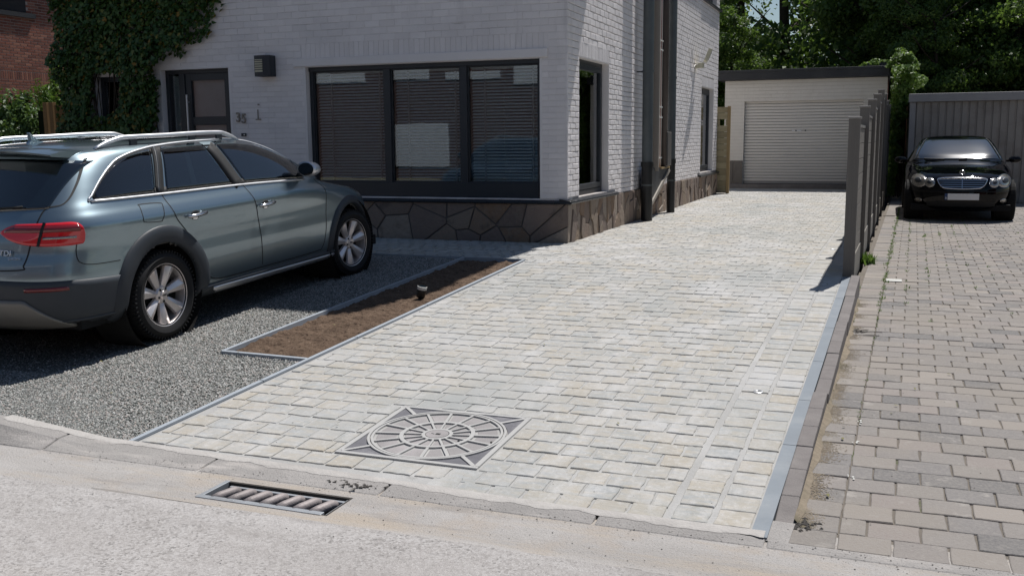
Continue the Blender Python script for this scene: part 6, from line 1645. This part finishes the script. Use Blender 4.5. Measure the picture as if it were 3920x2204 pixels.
for u in (0, WBb):
    for s in (-1, 1): MB().lathe([(0, .55*s), (.36, .55*s), (.36, .84*s)], 32, Matrix.Translation((0, u, ARb))).obj('wheel_well', M['wheelwell'], bc)
MB().box((-.76, -.7, .18), (.76, 3.3, .28)).obj('underbody', M['wheelwell'], bc)
FB = lambda v, z, o: B.end(v, z, o, True)
scr = lambda v, k=.93: None
def wsmap(t, z, o): v = t*B.W(z)*.90; return FB(v, z, o)
patch(wsmap, lin(-1, 1, 40), lambda t: 1.0, lambda t: 1.365, 16, .004).obj('windscreen', M['screen'], bc, smooth=True)
# dark grey trim down each edge of the windscreen
for s in (-1, 1):
    ribbon(lambda a, b, o: wsmap(a, b, o), [(s*1.0, 1.0), (s*1.0, 1.365)], .012, .008, .006).obj('screen_trim', M['cladding'], bc)
    SB = (lambda u, z, o, s=s: B.side(u, z, o, s))
    tb_ = pchip([.12, .3, .8, 1.3, 1.6, 1.8], [1.0, 1.2, 1.34, 1.28, 1.13, 1.0])
    patch(SB, lin(.15, 1.76, 40), lambda u: .965, lambda u: max(tb_(u), .97), 8, .003).obj('side_window', M['carglass'], bc, smooth=True)
    # twin round headlamps
    disc_patch(FB, s*.655, .675, .112, .098, .008, .02, dome=.012).obj('headlight', M['lampclear'], bc, smooth=True)
    disc_patch(FB, s*.49, .648, .072, .070, .010, .02, dome=.010).obj('headlight', M['lampclear'], bc, smooth=True)
    for cx, cz, rx, rz in ((s*.655, .675, .118, .103), (s*.49, .648, .077, .075)):
        ribbon(FB, [(cx+rx*math.cos(a), cz+rz*math.sin(a)) for a in lin(0, 2*math.pi, 36)], .006, .006, .010, .03).obj('headlight_rim', M['chrome'], bc, smooth=True)
        disc_patch(FB, cx, cz, rx*.42, rz*.42, .024, .006, dome=.006).obj('headlight_bulb', M['cladding'], bc, smooth=True)
    disc_patch(FB, s*.655, .345, .058, .040, .006, .015, dome=.006).obj('fog_light', M['lampclear'], bc, smooth=True)
    mo = MB(); Vv, Ff = [], []; n = 18
    for k in range(8):
        t = k/7; yy = 1.72+.13*math.sin(t*math.pi/2)**1; r1 = math.sqrt(max(0, 1-t**2.4))+.02
        for i in range(n): a = 2*math.pi*i/n; Vv.append((s*(.945+.105*r1*math.cos(a)), yy, .995+.062*r1*math.sin(a)))
    for j in range(7):
        for i in range(n): a, b = j*n+i, j*n+(i+1) % n; Ff.append((a, b, b+n, a+n))
    Ff.append(tuple(range(n))); mo.v, mo.f = Vv, Ff; mo.box((s*.80, 1.74, .955) if s > 0 else (-.90, 1.74, .955), (s*.90, 1.80, .99) if s > 0 else (-.80, 1.80, .99)); mo.obj('door_mirror', M['blackpaint'], bc, auto=40)
    wheel('wheel', bc, s*.765, 0, ARb, ARb, .205, .21, s, 0, 5); wheel('wheel', bc, s*.765, WBb, ARb, ARb, .205, .21, s, 0, 5)
    ribbon(FB, smooth_path([(s*.62, .80), (s*.50, .835), (s*.47, .90), (s*.50, .94)]), .010, .004, .002).obj('bonnet_crease', M['blackpaint'], bc)
    MB().tube([FB(s*.12+.1, .995, .012), FB(s*.35+.2, 1.01, .012)], .008, 6).obj('wiper', M['gap'], bc)
# grille
gtop = pchip([-.37, -.3, 0, .3, .37], [.70, .715, .722, .715, .70]); gbot = pchip([-.37, -.33, -.25, 0, .25, .33, .37], [.68, .60, .558, .548, .558, .60, .68])
patch(FB, lin(-.365, .365, 40), gbot, gtop, 6, .006).obj('grille_mesh', M['gap'], bc)
ribbon(FB, [(v, gtop(v)) for v in lin(-.37, .37, 30)]+[(v, gbot(v)) for v in lin(.37, -.37, 30)]+[(-.37, .70)], .016, .018, .016).obj('grille_surround', M['chrome'], bc, smooth=True)
for z in (.582, .616, .650, .684):
    w_ = .355-(.70-z)*.42; ribbon(FB, [(-w_, z), (w_, z)], .010, .014, .010).obj('grille_bar', M['chrome'], bc)
MB().hexa([FB(-.006, .552, .008), FB(.006, .552, .008), FB(.006, .552, .02), FB(-.006, .552, .02), FB(-.006, .718, .008), FB(.006, .718, .008), FB(.006, .718, .02), FB(-.006, .718, .02)]).obj('grille_bar', M['chrome'], bc)
# bonnet star
c0 = Vector(FB(0, .76, .0))+Vector((0, -.04, .055)); mb = MB(); rs = .036
mb.tube([tuple(c0+Vector((rs*math.cos(a), 0, rs*math.sin(a)))) for a in lin(0, 2*math.pi, 28)], .0035, 6, False)
for k in range(3): a = R(90+120*k); mb.tube([tuple(c0), tuple(c0+Vector((rs*math.cos(a), 0, rs*math.sin(a))))], [.0045, .002], 6)
mb.tube([tuple(c0+Vector((0, 0, -rs))), tuple(c0+Vector((0, .0, -rs-.03)))], .006, 8); mb.obj('bonnet_star', M['chrome'], bc)
MB().box((-.25, FB(0, .41, 0)[1]+.004, .365), (.262, FB(0, .41, 0)[1]+.016, .478)).obj('plate_holder', M['gap'], bc)
yp = FB(0, .41, 0)[1]
MB().box((-.262, yp+.016, .37), (.212, yp+.022, .475)).obj('number_plate', M['plate'], bc, bevel=.002)
MB().box((.2125, yp+.016, .37), (.256, yp+.022, .475)).obj('country_band', M['euband'], bc)
font_obj('country_letter', 'B', .045, Matrix.Translation((.248, yp+.0235, .385)) @ Euler((R(90), 0, R(180))).to_matrix().to_4x4(), M['plate'], bc, .001)
patch(FB, lin(-.52, .52, 30), lambda v: .255, lambda v: .335, 3, .004).obj('lower_intake', M['gap'], bc)
patch(lambda v, z, o: FB(v, z, o), lin(-.80, .80, 40), lambda v: .495, lambda v: .512, 2, .005, .005).obj('bumper_moulding', M['blackpaint'], bc, smooth=True)
